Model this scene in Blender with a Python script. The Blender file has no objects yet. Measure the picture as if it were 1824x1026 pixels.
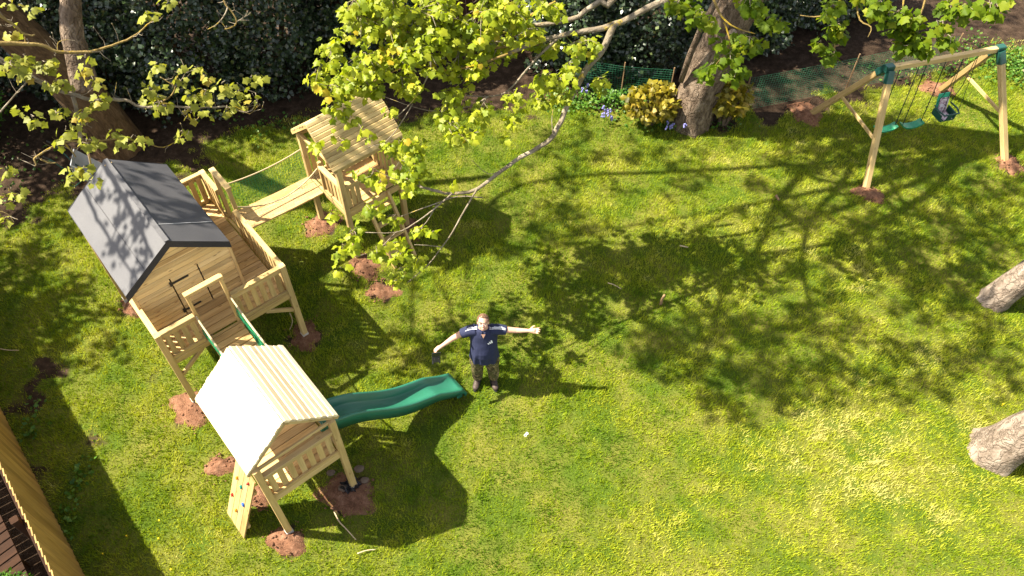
import bpy, bmesh, math, random
import numpy as np
from mathutils import Vector, Matrix
rng = np.random.default_rng(7); random.seed(7)
S = bpy.context.scene
COL = S.collection
rad = math.radians
# ------------------------------------------------------------------ camera
F_PX, PITCH, ROLL, H = 1452.8, rad(52.24), rad(0.487), 10.499
cF = Vector((0, math.cos(PITCH), -math.sin(PITCH)))
_U = Vector((0, math.sin(PITCH), math.cos(PITCH))); _R = Vector((1, 0, 0))
cR = _R*math.cos(ROLL) + _U*math.sin(ROLL); cU = -_R*math.sin(ROLL) + _U*math.cos(ROLL)
EYE = Vector((0, 0, H))
cam_d = bpy.data.cameras.new('camera'); cam = bpy.data.objects.new('camera', cam_d); COL.objects.link(cam)
cam_d.sensor_width = 36; cam_d.lens = F_PX/1824*36; cam_d.clip_end = 500; cam_d.clip_start = 0.1
cam.matrix_world = Matrix(((cR.x, cU.x, -cF.x, 0), (cR.y, cU.y, -cF.y, 0), (cR.z, cU.z, -cF.z, H), (0, 0, 0, 1)))
S.camera = cam
# ------------------------------------------------------------------ light
SUN = Vector((-0.80, 0.085, 1.0)).normalized()      # towards the sun
elev = math.asin(SUN.z)
W = bpy.data.worlds.new('World'); S.world = W; W.use_nodes = True
wn = W.node_tree.nodes; sky = wn.new('ShaderNodeTexSky'); sky.sky_type = 'NISHITA'; sky.sun_disc = False
sky.sun_elevation = elev; sky.sun_rotation = math.atan2(SUN.x, SUN.y)
wn['Background'].inputs[1].default_value = 0.11
mx = wn.new('ShaderNodeMix'); mx.data_type = 'RGBA'; mx.inputs[0].default_value = .5        # sky light greyed and warmed, so shade turns less blue
hs = wn.new('ShaderNodeRGBToBW'); W.node_tree.links.new(sky.outputs[0], hs.inputs[0])
wc = wn.new('ShaderNodeMix'); wc.data_type = 'RGBA'; wc.blend_type = 'MULTIPLY'; wc.inputs[0].default_value = 1; wc.inputs[7].default_value = (1.15, 1.0, .80, 1)
W.node_tree.links.new(hs.outputs[0], wc.inputs[6]); W.node_tree.links.new(sky.outputs[0], mx.inputs[6]); W.node_tree.links.new(wc.outputs[2], mx.inputs[7])
W.node_tree.links.new(mx.outputs[2], wn['Background'].inputs[0])
sd = bpy.data.lights.new('sun', 'SUN'); sd.energy = 5.0; sd.angle = rad(0.53); sd.color = (1, .92, .76)
so = bpy.data.objects.new('sun', sd); COL.objects.link(so)
so.rotation_euler = SUN.to_track_quat('Z', 'Y').to_euler()
S.view_settings.view_transform = 'Standard'; S.view_settings.look = 'None'
S.view_settings.exposure = 2.05; S.view_settings.gamma = 1; S.view_settings.use_curve_mapping = False
S.cycles.max_bounces = 6; S.cycles.transparent_max_bounces = 4

# ------------------------------------------------------------------ helpers
def G(u, v, h=0.0):                     # photo pixel -> point at height h
    d = cF*F_PX + cR*(u-912) - cU*(v-513)
    return EYE + d*((h-H)/d.z)
def RAY(u, v, D):                       # photo pixel -> point D metres from the drone
    d = cF*F_PX + cR*(u-912) - cU*(v-513)
    return EYE + d.normalized()*D
def PIX(p):
    X = Vector(p)-EYE; d = X.dot(cF)
    return (912+F_PX*X.dot(cR)/d, 513-F_PX*X.dot(cU)/d, d)

class MB:
    def __init__(s): s.v = []; s.f = []; s.lc = []; s.r = []; s.sm = False
    def add(s, vs, fs, lc=None, r=None):
        o = len(s.v); s.v += [tuple(p) for p in vs]; s.f += [tuple(i+o for i in f) for f in fs]
        s.lc += [tuple(p) for p in (lc if lc is not None else vs)]
        s.r += [random.random() if r is None else r]*len(vs)
        return s
    def plank(s, a, b, w, t, up=(0, 0, 1), ch=.12, r=None, roll=None):
        a = Vector(a); b = Vector(b); ax = (b-a); L = ax.length
        if L < 1e-6: return s
        ax.normalize(); up = Vector(up)
        if abs(ax.dot(up)) > .98: up = Vector((0, 1, 0)) if abs(ax.y) < .9 else Vector((1, 0, 0))
        sx = ax.cross(up).normalized(); sy = sx.cross(ax).normalized()
        c = min(w, t)*ch; hw, ht = w/2, t/2
        ring = [(hw-c, -ht), (hw, -ht+c), (hw, ht-c), (hw-c, ht), (-hw+c, ht), (-hw, ht-c), (-hw, -ht+c), (-hw+c, -ht)]
        ox, oy, oz = [random.uniform(-20, 20) for _ in range(3)]
        vs = []; lc = []
        for p, l in ((a, 0), (b, L)):
            for x, y in ring: vs.append(p+sx*x+sy*y); lc.append((x+ox, y+oy, l+oz))
        fs = [(i, (i+1) % 8, 8+(i+1) % 8, 8+i) for i in range(8)] + [tuple(range(7, -1, -1)), tuple(range(8, 16))]
        return s.add(vs, fs, lc, r)
    def tube(s, pts, rs, n=8, r=None, cap=True, wob=0.0):
        pts = [Vector(p) for p in pts]; m = len(pts)
        if not hasattr(rs, '__len__'): rs = [rs]*m
        vs = []; lc = []; T = 0; o = random.uniform(-20, 20)
        nrm = None
        for i, p in enumerate(pts):
            t = (pts[min(i+1, m-1)]-pts[max(i-1, 0)]).normalized()
            if nrm is None:
                nrm = t.cross(Vector((0, 0, 1)));
                if nrm.length < .1: nrm = t.cross(Vector((1, 0, 0)))
                nrm.normalize()
            nrm = (nrm - t*nrm.dot(t)).normalized(); bi = t.cross(nrm)
            if i: T += (p-pts[i-1]).length
            for k in range(n):
                a = 2*math.pi*k/n; rr = rs[i]*(1+random.uniform(-wob, wob))
                vs.append(p+nrm*math.cos(a)*rr+bi*math.sin(a)*rr); lc.append((math.cos(a)*rs[i]+o, math.sin(a)*rs[i], T+o))
        fs = [(i*n+k, i*n+(k+1) % n, (i+1)*n+(k+1) % n, (i+1)*n+k) for i in range(m-1) for k in range(n)]
        if cap: fs += [tuple(range(n-1, -1, -1)), tuple((m-1)*n+k for k in range(n))]
        return s.add(vs, fs, lc, r)
    def ell(s, c, rx, ry, rz, n=12, m=8, M=None, r=None):
        vs = []; c = Vector(c)
        for j in range(m+1):
            ph = math.pi*j/m
            for k in range(n):
                a = 2*math.pi*k/n
                q = Vector((rx*math.sin(ph)*math.cos(a), ry*math.sin(ph)*math.sin(a), rz*math.cos(ph)))
                if M is not None: q = M @ q
                vs.append(c+q)
        fs = [(j*n+k, (j+1)*n+k, (j+1)*n+(k+1) % n, j*n+(k+1) % n) for j in range(m) for k in range(n)]
        return s.add(vs, fs, None, r)
    def loft(s, rings, n=16, r=None):       # rings: (centre, rx, ry)
        vs = []
        for c, rx, ry in rings:
            for k in range(n):
                a = 2*math.pi*k/n; vs.append((c[0]+rx*math.cos(a), c[1]+ry*math.sin(a), c[2]))
        m = len(rings)
        fs = [(i*n+k, i*n+(k+1) % n, (i+1)*n+(k+1) % n, (i+1)*n+k) for i in range(m-1) for k in range(n)]
        fs += [tuple(range(n-1, -1, -1)), tuple((m-1)*n+k for k in range(n))]
        return s.add(vs, fs, None, r)
    def build(s, name, mat, parent=None, smooth=False):
        me = bpy.data.meshes.new(name); me.from_pydata(s.v, [], s.f)
        a = me.attributes.new('lc', 'FLOAT_VECTOR', 'POINT'); a.data.foreach_set('vector', np.array(s.lc, np.float32).ravel())
        b = me.attributes.new('rnd', 'FLOAT', 'POINT'); b.data.foreach_set('value', np.array(s.r, np.float32))
        if smooth: me.polygons.foreach_set('use_smooth', [True]*len(me.polygons))
        me.materials.append(mat); me.update()
        return link(name, me, parent)
def link(name, me, parent=None):
    o = bpy.data.objects.new(name, me); COL.objects.link(o)
    if parent: o.parent = parent
    return o
def tag(o, label, cat, group=None, kind=None):
    o['label'] = label; o['category'] = cat
    if group: o['group'] = group
    if kind: o['kind'] = kind
    return o
def thing(name, label, cat, loc=(0, 0, 0), rz=0, group=None):
    o = bpy.data.objects.new(name, None); COL.objects.link(o); o.location = loc; o.rotation_euler = (0, 0, rz)
    o.empty_display_size = .2
    return tag(o, label, cat, group)
def structure(o): o['kind'] = 'structure'; return o
def np_mesh(name, verts, tris, rnd, mat, parent=None, smooth=False):    # fast mesh of triangles
    me = bpy.data.meshes.new(name); nv, nt = len(verts), len(tris)
    me.vertices.add(nv); me.vertices.foreach_set('co', np.ascontiguousarray(verts, np.float32).ravel())
    me.loops.add(nt*3); me.loops.foreach_set('vertex_index', np.ascontiguousarray(tris, np.int32).ravel())
    me.polygons.add(nt); me.polygons.foreach_set('loop_start', np.arange(0, nt*3, 3, dtype=np.int32))
    try: me.polygons.foreach_set('loop_total', np.full(nt, 3, np.int32))
    except Exception: pass
    b = me.attributes.new('rnd', 'FLOAT', 'POINT'); b.data.foreach_set('value', np.ascontiguousarray(rnd, np.float32))
    me.materials.append(mat); me.update(calc_edges=True); me.validate()
    if smooth: me.polygons.foreach_set('use_smooth', [True]*nt)
    return link(name, me, parent)
def voxel(mb, name, mat, parent, size, smooth_it=4, dec=None):         # fuse overlapping shapes to one skin
    o = mb.build(name, mat, parent)
    m = o.modifiers.new('r', 'REMESH'); m.mode = 'VOXEL'; m.voxel_size = size; m.use_smooth_shade = True
    k = o.modifiers.new('s', 'SMOOTH'); k.iterations = smooth_it; k.factor = .5
    return o

# ------------------------------------------------------------------ materials
class NT:
    def __init__(s, name):
        s.m = bpy.data.materials.new(name); s.m.use_nodes = True; s.t = s.m.node_tree; s.n = s.t.nodes
        s.b = s.n['Principled BSDF']; s.out = s.n['Material Output']
    def new(s, ty, **kw):
        o = s.n.new(ty)
        for k, v in kw.items(): setattr(o, k, v)
        return o
    def l(s, a, b): s.t.links.new(a, b)
    def attr(s, n): return s.new('ShaderNodeAttribute', attribute_name=n)
    def geo(s): return s.new('ShaderNodeNewGeometry').outputs['Position']
    def scale(s, vec, sc):
        m = s.new('ShaderNodeVectorMath', operation='MULTIPLY'); s.l(vec, m.inputs[0]); m.inputs[1].default_value = sc; return m.outputs[0]
    def noise(s, vec, sc, det=4, rough=.6, dist=0):
        n = s.new('ShaderNodeTexNoise'); s.l(vec, n.inputs['Vector']); n.inputs['Scale'].default_value = sc
        n.inputs['Detail'].default_value = det; n.inputs['Roughness'].default_value = rough; n.inputs['Distortion'].default_value = dist
        return n.outputs['Fac']
    def ramp(s, fac, stops):
        r = s.new('ShaderNodeValToRGB'); s.l(fac, r.inputs[0]); e = r.color_ramp.elements
        while len(e) < len(stops): e.new(.5)
        for i, (p, c) in enumerate(stops): e[i].position = p; e[i].color = (*c, 1) if len(c) == 3 else c
        return r.outputs[0]
    def mix(s, f, a, b, ty='MIX'):
        m = s.new('ShaderNodeMix', data_type='RGBA', blend_type=ty)
        if isinstance(f, (int, float)): m.inputs[0].default_value = f
        else: s.l(f, m.inputs[0])
        for i, x in ((6, a), (7, b)):
            if isinstance(x, tuple): m.inputs[i].default_value = (*x, 1)
            else: s.l(x, m.inputs[i])
        return m.outputs[2]
    def math(s, op, a, b):
        m = s.new('ShaderNodeMath', operation=op)
        for i, x in enumerate((a, b)):
            if isinstance(x, (int, float)): m.inputs[i].default_value = x
            else: s.l(x, m.inputs[i])
        return m.outputs[0]
    def bump(s, h, st=.3, d=.01):
        b = s.new('ShaderNodeBump'); b.inputs['Strength'].default_value = st; b.inputs['Distance'].default_value = d
        s.l(h, b.inputs['Height']); s.l(b.outputs[0], s.b.inputs['Normal'])
    def col(s, c, rough=.6, spec=.3):
        if isinstance(c, tuple): s.b.inputs['Base Color'].default_value = (*c, 1)
        else: s.l(c, s.b.inputs['Base Color'])
        s.b.inputs['Roughness'].default_value = rough; s.b.inputs['Specular IOR Level'].default_value = spec
        return s.m
def wood(name, lo, mid, hi, knots=True, rough=.65, groove=0):
    t = NT(name); lc = t.attr('lc').outputs['Vector']; r = t.attr('rnd').outputs['Fac']
    g = t.noise(t.scale(lc, (38, 38, 1.6)), 1.0, 5, .65, 1.2)
    c = t.ramp(g, [(.25, lo), (.5, mid), (.75, hi)])
    v = t.ramp(r, [(0, (.66, .62, .55)), (.45, (1, 1, 1)), (.8, (.9, .86, .76)), (1, (1.12, 1.08, .98))])
    c = t.mix(1, c, v, 'MULTIPLY')
    big = t.ramp(t.noise(t.scale(lc, (5, 5, .9)), 1.0, 2), [(.35, (.8, .77, .7)), (.65, (1.08, 1.06, 1.0))])
    c = t.mix(1, c, big, 'MULTIPLY')
    if knots:
        vo = t.new('ShaderNodeTexVoronoi'); t.l(t.scale(lc, (13, 13, 4.2)), vo.inputs['Vector']); vo.inputs['Scale'].default_value = 1
        k = t.ramp(vo.outputs['Distance'], [(.06, (1, 1, 1)), (.17, (0, 0, 0))])
        c = t.mix(t.math('MULTIPLY', k, .75), c, (lo[0]*.45, lo[1]*.33, lo[2]*.3))
    t.bump(g, .25, .004)
    return t.col(c, rough, .25)
def plain(name, c, rough=.5, spec=.4, var=.25, sc=14, bump=.15):
    t = NT(name); p = t.new('ShaderNodeTexCoord').outputs['Object']; n = t.noise(p, sc, 4)
    cc = t.mix(n, tuple(x*(1-var) for x in c), tuple(min(1, x*(1+var)) for x in c))
    if bump: t.bump(n, bump, .005)
    return t.col(cc, rough, spec)
def leafmat(name, stops, trans=.4, rough=.45, spec=.4, tcol=None):
    t = NT(name); r = t.attr('rnd').outputs['Fac']; c = t.ramp(r, stops); t.col(c, rough, spec)
    tr = t.new('ShaderNodeBsdfTranslucent'); t.l(t.mix(1, c, tcol or (1.25, 1.3, .6), 'MULTIPLY'), tr.inputs[0])
    mx = t.new('ShaderNodeMixShader'); mx.inputs[0].default_value = trans
    t.l(t.b.outputs[0], mx.inputs[1]); t.l(tr.outputs[0], mx.inputs[2]); t.l(mx.outputs[0], t.out.inputs[0])
    return t.m
M = {}
M['timber'] = wood('timber', (.34, .235, .10), (.47, .345, .165), (.56, .43, .22))
M['deck'] = wood('deck_boards', (.36, .22, .095), (.54, .37, .175), (.66, .50, .27))
M['clad'] = wood('cladding', (.60, .41, .19), (.76, .56, .28), (.82, .64, .36))
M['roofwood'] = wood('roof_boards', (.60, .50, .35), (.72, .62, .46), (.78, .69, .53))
M['fence'] = wood('fence_boards', (.24, .15, .045), (.33, .215, .07), (.39, .27, .095), False)
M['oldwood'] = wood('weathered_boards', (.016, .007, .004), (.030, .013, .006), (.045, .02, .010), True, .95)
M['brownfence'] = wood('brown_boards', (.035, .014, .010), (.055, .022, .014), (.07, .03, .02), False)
def felt():
    t = NT('roof_felt'); p = t.new('ShaderNodeTexCoord').outputs['Object']; n = t.noise(p, 90, 3); b = t.noise(p, 2.2, 5, .65)
    c = t.mix(n, (.036, .036, .041), (.066, .065, .071)); c = t.mix(1, c, t.ramp(b, [(.3, (.86, .86, .88)), (.7, (1.12, 1.1, 1.08))]), 'MULTIPLY')
    t.bump(t.math('ADD', n, t.math('MULTIPLY', b, 2.5)), .35, .006); return t.col(c, .62, .5)
M['felt'] = felt()
M['feltedge'] = plain('felt_edge', (.028, .028, .032), .7, .3)
M['feltseam'] = plain('felt_seam', (.30, .30, .31), .6, .4)
M['green_plastic'] = plain('green_plastic', (.016, .115, .070), .38, .5, .18, 6, .05)
M['seat_green'] = plain('seat_green', (.008, .17, .075), .4, .5, .15)
M['dark_green'] = plain('dark_green_bracket', (.008, .055, .042), .45, .5, .2)
M['net'] = plain('net_green', (.008, .17, .07), .5, .3, .2)
M['netdark'] = plain('net_dark_green', (.02, .12, .06), .5, .3, .2)
M['rope'] = plain('rope', (.42, .33, .2), .9, .1, .3, 60)
M['blackrope'] = plain('swing_rope', (.02, .03, .022), .8, .2, .3, 60)
M['metal'] = plain('dark_metal', (.022, .018, .016), .5, .5, .3)
M['galv'] = plain('pale_sleeve', (.45, .42, .38), .6, .4, .3)
M['black'] = plain('black_plastic', (.010, .010, .012), .4, .5, .4)
for k, c in dict(red=(.5, .03, .02), blue=(.02, .10, .42), yellow=(.62, .27, .01), teal=(.01, .22, .17)).items():
    M['hold_'+k] = plain('hold_'+k, tuple(q*.75 for q in c), .6, .3, .15)
def soil(name, a, b, c, sc=1.0):
    t = NT(name); p = t.geo(); n = t.noise(p, 9*sc, 8, .72); f = t.noise(p, 55*sc, 4, .7)
    cc = t.ramp(n, [(.3, a), (.5, b), (.72, c)]); cc = t.mix(1, cc, t.ramp(f, [(.3, (.6, .6, .6)), (.7, (1.3, 1.25, 1.2))]), 'MULTIPLY')
    t.bump(t.math('ADD', n, f), .8, .03); return t.col(cc, .95, .1)
M['mound'] = soil('red_soil', (.095, .045, .026), (.175, .088, .052), (.27, .155, .10))
def barkmat(name, a, b, c, lichen=None, sc=1.0, crack=0):
    t = NT(name); lc = t.attr('lc').outputs['Vector']; p = t.geo()
    n = t.noise(t.scale(lc, (11*sc, 11*sc, 4.5*sc)), 1, 6, .68, .8); f = t.noise(p, 40, 4)
    cc = t.ramp(n, [(.32, a), (.5, b), (.68, c)])
    cc = t.mix(1, cc, t.ramp(t.noise(p, 2.3, 3), [(.35, (.75, .72, .68)), (.65, (1.12, 1.1, 1.08))]), 'MULTIPLY')
    if lichen:
        k = t.ramp(t.math('ADD', t.math('MULTIPLY', t.noise(p, 2.6, 2), .6), t.math('MULTIPLY', t.noise(p, 16, 4), .4)), [(lichen[0], (0, 0, 0)), (lichen[0]+.07, (1, 1, 1))]); cc = t.mix(k, cc, lichen[1])
    hgt = t.math('ADD', n, t.math('MULTIPLY', f, .3))
    if crack:                            # plated bark: dark fissures between plates
        vo = t.new('ShaderNodeTexVoronoi', feature='DISTANCE_TO_EDGE'); w = t.new('ShaderNodeVectorMath', operation='ADD'); nz = t.new('ShaderNodeTexNoise'); t.l(p, nz.inputs['Vector']); nz.inputs['Scale'].default_value = 6
        t.l(t.scale(lc, (8, 8, 2.2)), w.inputs[0]); nz.inputs['Detail'].default_value = 5; t.l(t.scale(nz.outputs['Color'], (3.2, 3.2, 2.6)), w.inputs[1]); t.l(w.outputs[0], vo.inputs['Vector']); vo.inputs['Scale'].default_value = crack
        e = t.ramp(vo.outputs['Distance'], [(0, (.72, .69, .65)), (.05, (1, 1, 1))]); cc = t.mix(1, cc, e, 'MULTIPLY')
        hgt = t.math('ADD', hgt, t.math('MULTIPLY', t.math('MINIMUM', vo.outputs['Distance'], .12), 5))
    t.bump(hgt, .9, .03*sc); return t.col(cc, .9, .15)
M['bark'] = barkmat('sycamore_bark', (.06, .043, .030), (.125, .092, .066), (.22, .175, .135), None, 1.0, .8)
M['barkbrown'] = barkmat('brown_bark', (.045, .027, .014), (.095, .058, .030), (.155, .10, .055), None, 1.3)
M['barkpale'] = barkmat('pale_bark', (.11, .086, .066), (.21, .168, .135), (.31, .26, .215), None, .8, 1.0)
M['branch'] = barkmat('branch_bark', (.13, .105, .075), (.22, .185, .135), (.32, .28, .22), (.58, (.36, .26, .03)), 1.6)
M['lichen'] = barkmat('lichen_branch', (.14, .10, .045), (.23, .165, .055), (.28, .22, .10), (.53, (.36, .25, .02)), 1.6)
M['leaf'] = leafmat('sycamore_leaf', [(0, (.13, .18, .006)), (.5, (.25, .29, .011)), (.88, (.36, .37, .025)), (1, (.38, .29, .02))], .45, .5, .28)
M['leafpale'] = leafmat('young_leaf', [(0, (.15, .16, .018)), (.6, (.24, .25, .034)), (1, (.28, .20, .03))], .4, .55, .25)
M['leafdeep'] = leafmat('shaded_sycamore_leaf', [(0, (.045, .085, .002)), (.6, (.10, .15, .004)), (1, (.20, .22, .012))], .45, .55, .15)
M['leafyellow'] = leafmat('golden_leaf', [(0, (.10, .095, .006)), (.6, (.24, .19, .012)), (1, (.38, .25, .035))], .35, .5, .4)
M['holly'] = leafmat('holly_leaf', [(0, (.010, .020, .009)), (.65, (.024, .043, .016)), (.9, (.06, .095, .028)), (1, (.11, .13, .05))], .06, .30, .6)
M['herb'] = leafmat('herb_leaf', [(0, (.03, .09, .008)), (.7, (.07, .16, .015)), (1, (.14, .22, .03))], .3, .5, .3)
M['bluebell'] = plain('bluebell_petal', (.22, .21, .5), .6, .2, .25)
M['skin'] = plain('skin', (.47, .265, .185), .5, .4, .08, 30, .05)
M['hair'] = plain('hair', (.12, .066, .036), .6, .3, .5, 90, .6)
M['shirt'] = plain('navy_shirt', (.022, .026, .058), .85, .15, .25, 25, .2)
M['white'] = plain('white_print', (.72, .72, .74), .7, .2, .05)
def camo():
    t = NT('camouflage_cloth'); p = t.new('ShaderNodeTexCoord').outputs['Object']
    a = t.noise(p, 8, 2, .5, 1.5); b = t.noise(t.scale(p, (1.3, 1.1, .9)), 12, 2, .5, 1.2)
    c = t.ramp(a, [(.44, (.15, .11, .055)), (.46, (.075, .072, .028))]); k = t.ramp(b, [(.54, (0, 0, 0)), (.57, (1, 1, 1))])
    c = t.mix(k, c, (.045, .036, .02)); k2 = t.ramp(t.noise(p, 27, 2, .5, 1), [(.6, (0, 0, 0)), (.62, (1, 1, 1))])
    return t.col(t.mix(k2, c, (.22, .17, .095)), .9, .1)
M['camo'] = camo()
M['boot'] = plain('boot_leather', (.05, .034, .027), .6, .3, .4, 40)
M['stick'] = plain('dry_stick', (.22, .14, .075), .85, .1, .3, 40)
M['palestick'] = plain('pale_stick', (.42, .32, .2), .85, .1, .3, 40)
M['stone'] = plain('concrete_lump', (.12, .085, .06), .9, .2, .4, 20, .8)
M['barrow'] = plain('grey_tray', (.36, .37, .39), .5, .4, .15)
M['padgreen'] = plain('pad_green', (.03, .30, .17), .7, .2, .3, 20)
def pad():
    t = NT('printed_pad'); p = t.new('ShaderNodeTexCoord').outputs['Object']
    n = t.noise(p, 16, 3, .6, 1.5); return t.col(t.ramp(n, [(.42, (.55, .52, .55)), (.5, (.42, .28, .34)), (.6, (.16, .13, .15))]), .7, .2)
M['pad'] = pad()

# ------------------------------------------------------------------ ground
BND = np.array([(-30, 4), (-12, 7.6), (-8.84, 9.42), (-7.93, 10.17), (-6.06, 11.06), (-5.42, 11.48), (-4.67, 11.96), (-3.85, 12.18), (-2.35, 12.4), (-1.25, 12.38), (-.16, 12.47), (.94, 12.66), (1.5, 12.75), (3.31, 12.16), (4.51, 12.17), (5.5, 12.25), (5.91, 12.64), (7.25, 13.12), (8.31, 13.27), (9.22, 13.64), (10.74, 14.5), (30, 17)])
FB0, FB1 = Vector((-7.45, 5.86, 0)), Vector((-5.42, 3.43, 0)); FD = (FB1-FB0).normalized(); FN = Vector((FD.y, -FD.x, 0))   # fence line; FN points behind it
def vnoise(x, y, seed=0, sc=1.0):       # cheap smooth value noise on arrays
    x = np.asarray(x)*sc; y = np.asarray(y)*sc; xi = np.floor(x).astype(int); yi = np.floor(y).astype(int); fx = x-xi; fy = y-yi
    def h(a, b):
        n = np.sin(a*127.1+b*311.7+seed*74.7)*43758.5453; return n-np.floor(n)
    fx = fx*fx*(3-2*fx); fy = fy*fy*(3-2*fy)
    return (h(xi, yi)*(1-fx)+h(xi+1, yi)*fx)*(1-fy)+(h(xi, yi+1)*(1-fx)+h(xi+1, yi+1)*fx)*fy
MOUNDS = []
def soilness(x, y):
    d = y-np.interp(x, BND[:, 0], BND[:, 1])
    s = np.clip((d+.15+(vnoise(x, y, 3, 2.2)-.5)*1.0+(vnoise(x, y, 5, 6)-.5)*.5)/.5, 0, 1)
    far_right = np.clip((x-9)/1.5, 0, 1)*np.clip((15.2-y)/.8, 0, 1); s = s*(1-far_right*.8)
    fn = (x-FB0.x)*FN.x+(y-FB0.y)*FN.y
    s = np.maximum(s, np.clip((fn+.1)/.2, 0, 1))
    left = np.clip((-4.6-x)/2.2, 0, 1)
    s = np.maximum(s, np.clip((vnoise(x, y, 11, 1.7)*.6+vnoise(x, y, 12, 4.5)*.4-.76+.11*left)*6, 0, 1)*(.25+.75*left)*.85)
    for mx, my, r in MOUNDS:
        s = np.maximum(s, np.clip((r*.98-np.hypot(x-mx, y-my)+(vnoise(x, y, 9, 9)-.5)*.30)/.22, 0, 1))
    return s
# posts stand in dug soil: (x, y, radius, height)
MOUND_SPEC = [(-6.05, 7.72, .28, .05, 'soil mound at the back left leg of the dark roofed playhouse', 1), (-4.66, 5.84, .40, .08, 'soil mound at the front left leg of the dark roofed playhouse', 1),
 (-3.2, 7.16, .36, .03, 'round reddish soil disc at the front right leg of the dark roofed playhouse', 1), (-4.02, 4.96, .26, .08, 'small soil mound by the top of the climbing wall under the bright roof', 1),
 (-2.93, 3.90, .30, .12, 'heaped red soil mound at the front left leg of the front tower', 1), (-2.2, 4.55, .46, .05, 'widest soil patch, with pale lumps, at the front right leg of the front tower', 1),
 (-3.42, 4.5, .24, .07, 'soil mound between the climbing wall and the front tower leg', 1), (-3.3, 9.5, .40, .07, 'dark red soil mound at the bridge side leg of the rear tower', 1),
 (-2.45, 8.55, .38, .05, 'soil mound at the nearest leg of the rear tower behind maple twigs', 1), (-1.78, 9.4, .33, .07, 'soil mound at the ladder side right leg of the rear tower', 1), (-2.08, 8.05, .32, .03, 'thin soil patch at the foot of the rear tower ladder', 1),
 (6.40, 10.33, .33, .08, 'sunlit soil mound at the front left leg of the swing set', 1), (5.72, 12.52, .42, .08, 'shaded soil mound at the back left leg of the swing set', 1),
 (9.2, 11.12, .34, .08, 'soil mound at the front right leg of the swing set', 1), (8.55, 13.35, .40, .08, 'soil mound at the back right leg of the swing set', 1)]
MOUND_SPEC = [(m[0], m[1], m[2]*.86)+m[3:] for m in MOUND_SPEC]
MOUNDS += [(m[0], m[1], m[2]) for m in MOUND_SPEC]
def axis(lo, hi, dl, dh, st, far):
    a = list(np.arange(dl, dh+1e-6, st)); L = [dl]; step = st
    while L[-1] > lo: step *= 1.35; L.append(L[-1]-step)
    R = [dh]; step = st
    while R[-1] < hi: step *= 1.35; R.append(R[-1]+step)
    return np.array(L[:0:-1]+a+R[1:])
def ground_h(x, y):
    return ((vnoise(x, y, 1, .7)-.5)*.03+(vnoise(x, y, 2, 2.6)-.5)*.02)
gx = axis(-150, 150, -12.5, 12.5, .1, 0); gy = axis(-60, 200, 1.5, 18, .1, 0)
XX, YY = np.meshgrid(gx, gy); nx_, ny_ = len(gx), len(gy)
SO = soilness(XX, YY); ZZ = ground_h(XX, YY)-.012+SO*(vnoise(XX, YY, 8, 7)-.5)*.03
gv = np.stack([XX, YY, ZZ], -1).reshape(-1, 3)
ii = (np.arange(ny_-1)[:, None]*nx_+np.arange(nx_-1)[None]).ravel()
gt = np.concatenate([np.stack([ii, ii+1, ii+nx_+1], 1), np.stack([ii, ii+nx_+1, ii+nx_], 1)])
def groundmat():
    t = NT('lawn_soil'); p = t.geo(); s = t.attr('rnd').outputs['Fac']
    n = t.noise(p, 7, 8, .7); f = t.noise(p, 60, 4, .7); b = t.noise(p, 1.3, 3)
    e = t.ramp(n, [(.3, (.015, .009, .006)), (.5, (.034, .022, .014)), (.72, (.072, .048, .033))])
    e = t.mix(1, e, t.ramp(f, [(.3, (.55, .55, .55)), (.7, (1.4, 1.35, 1.3))]), 'MULTIPLY')
    gcol = t.mix(t.ramp(b, [(.4, (0, 0, 0)), (.62, (1, 1, 1))]), (.055, .085, .008), (.12, .12, .022))
    gcol = t.mix(1, gcol, t.ramp(f, [(.3, (.6, .6, .6)), (.7, (1.35, 1.35, 1.3))]), 'MULTIPLY')
    c = t.mix(t.ramp(t.math('ADD', s, t.math('MULTIPLY', t.math('SUBTRACT', f, .5), .6)), [(.35, (0, 0, 0)), (.6, (1, 1, 1))]), gcol, e)
    t.bump(t.math('ADD', n, f), .7, .02); return t.col(c, .95, .1)
structure(np_mesh('ground', gv, gt, SO.ravel(), groundmat(), smooth=True))

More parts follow.
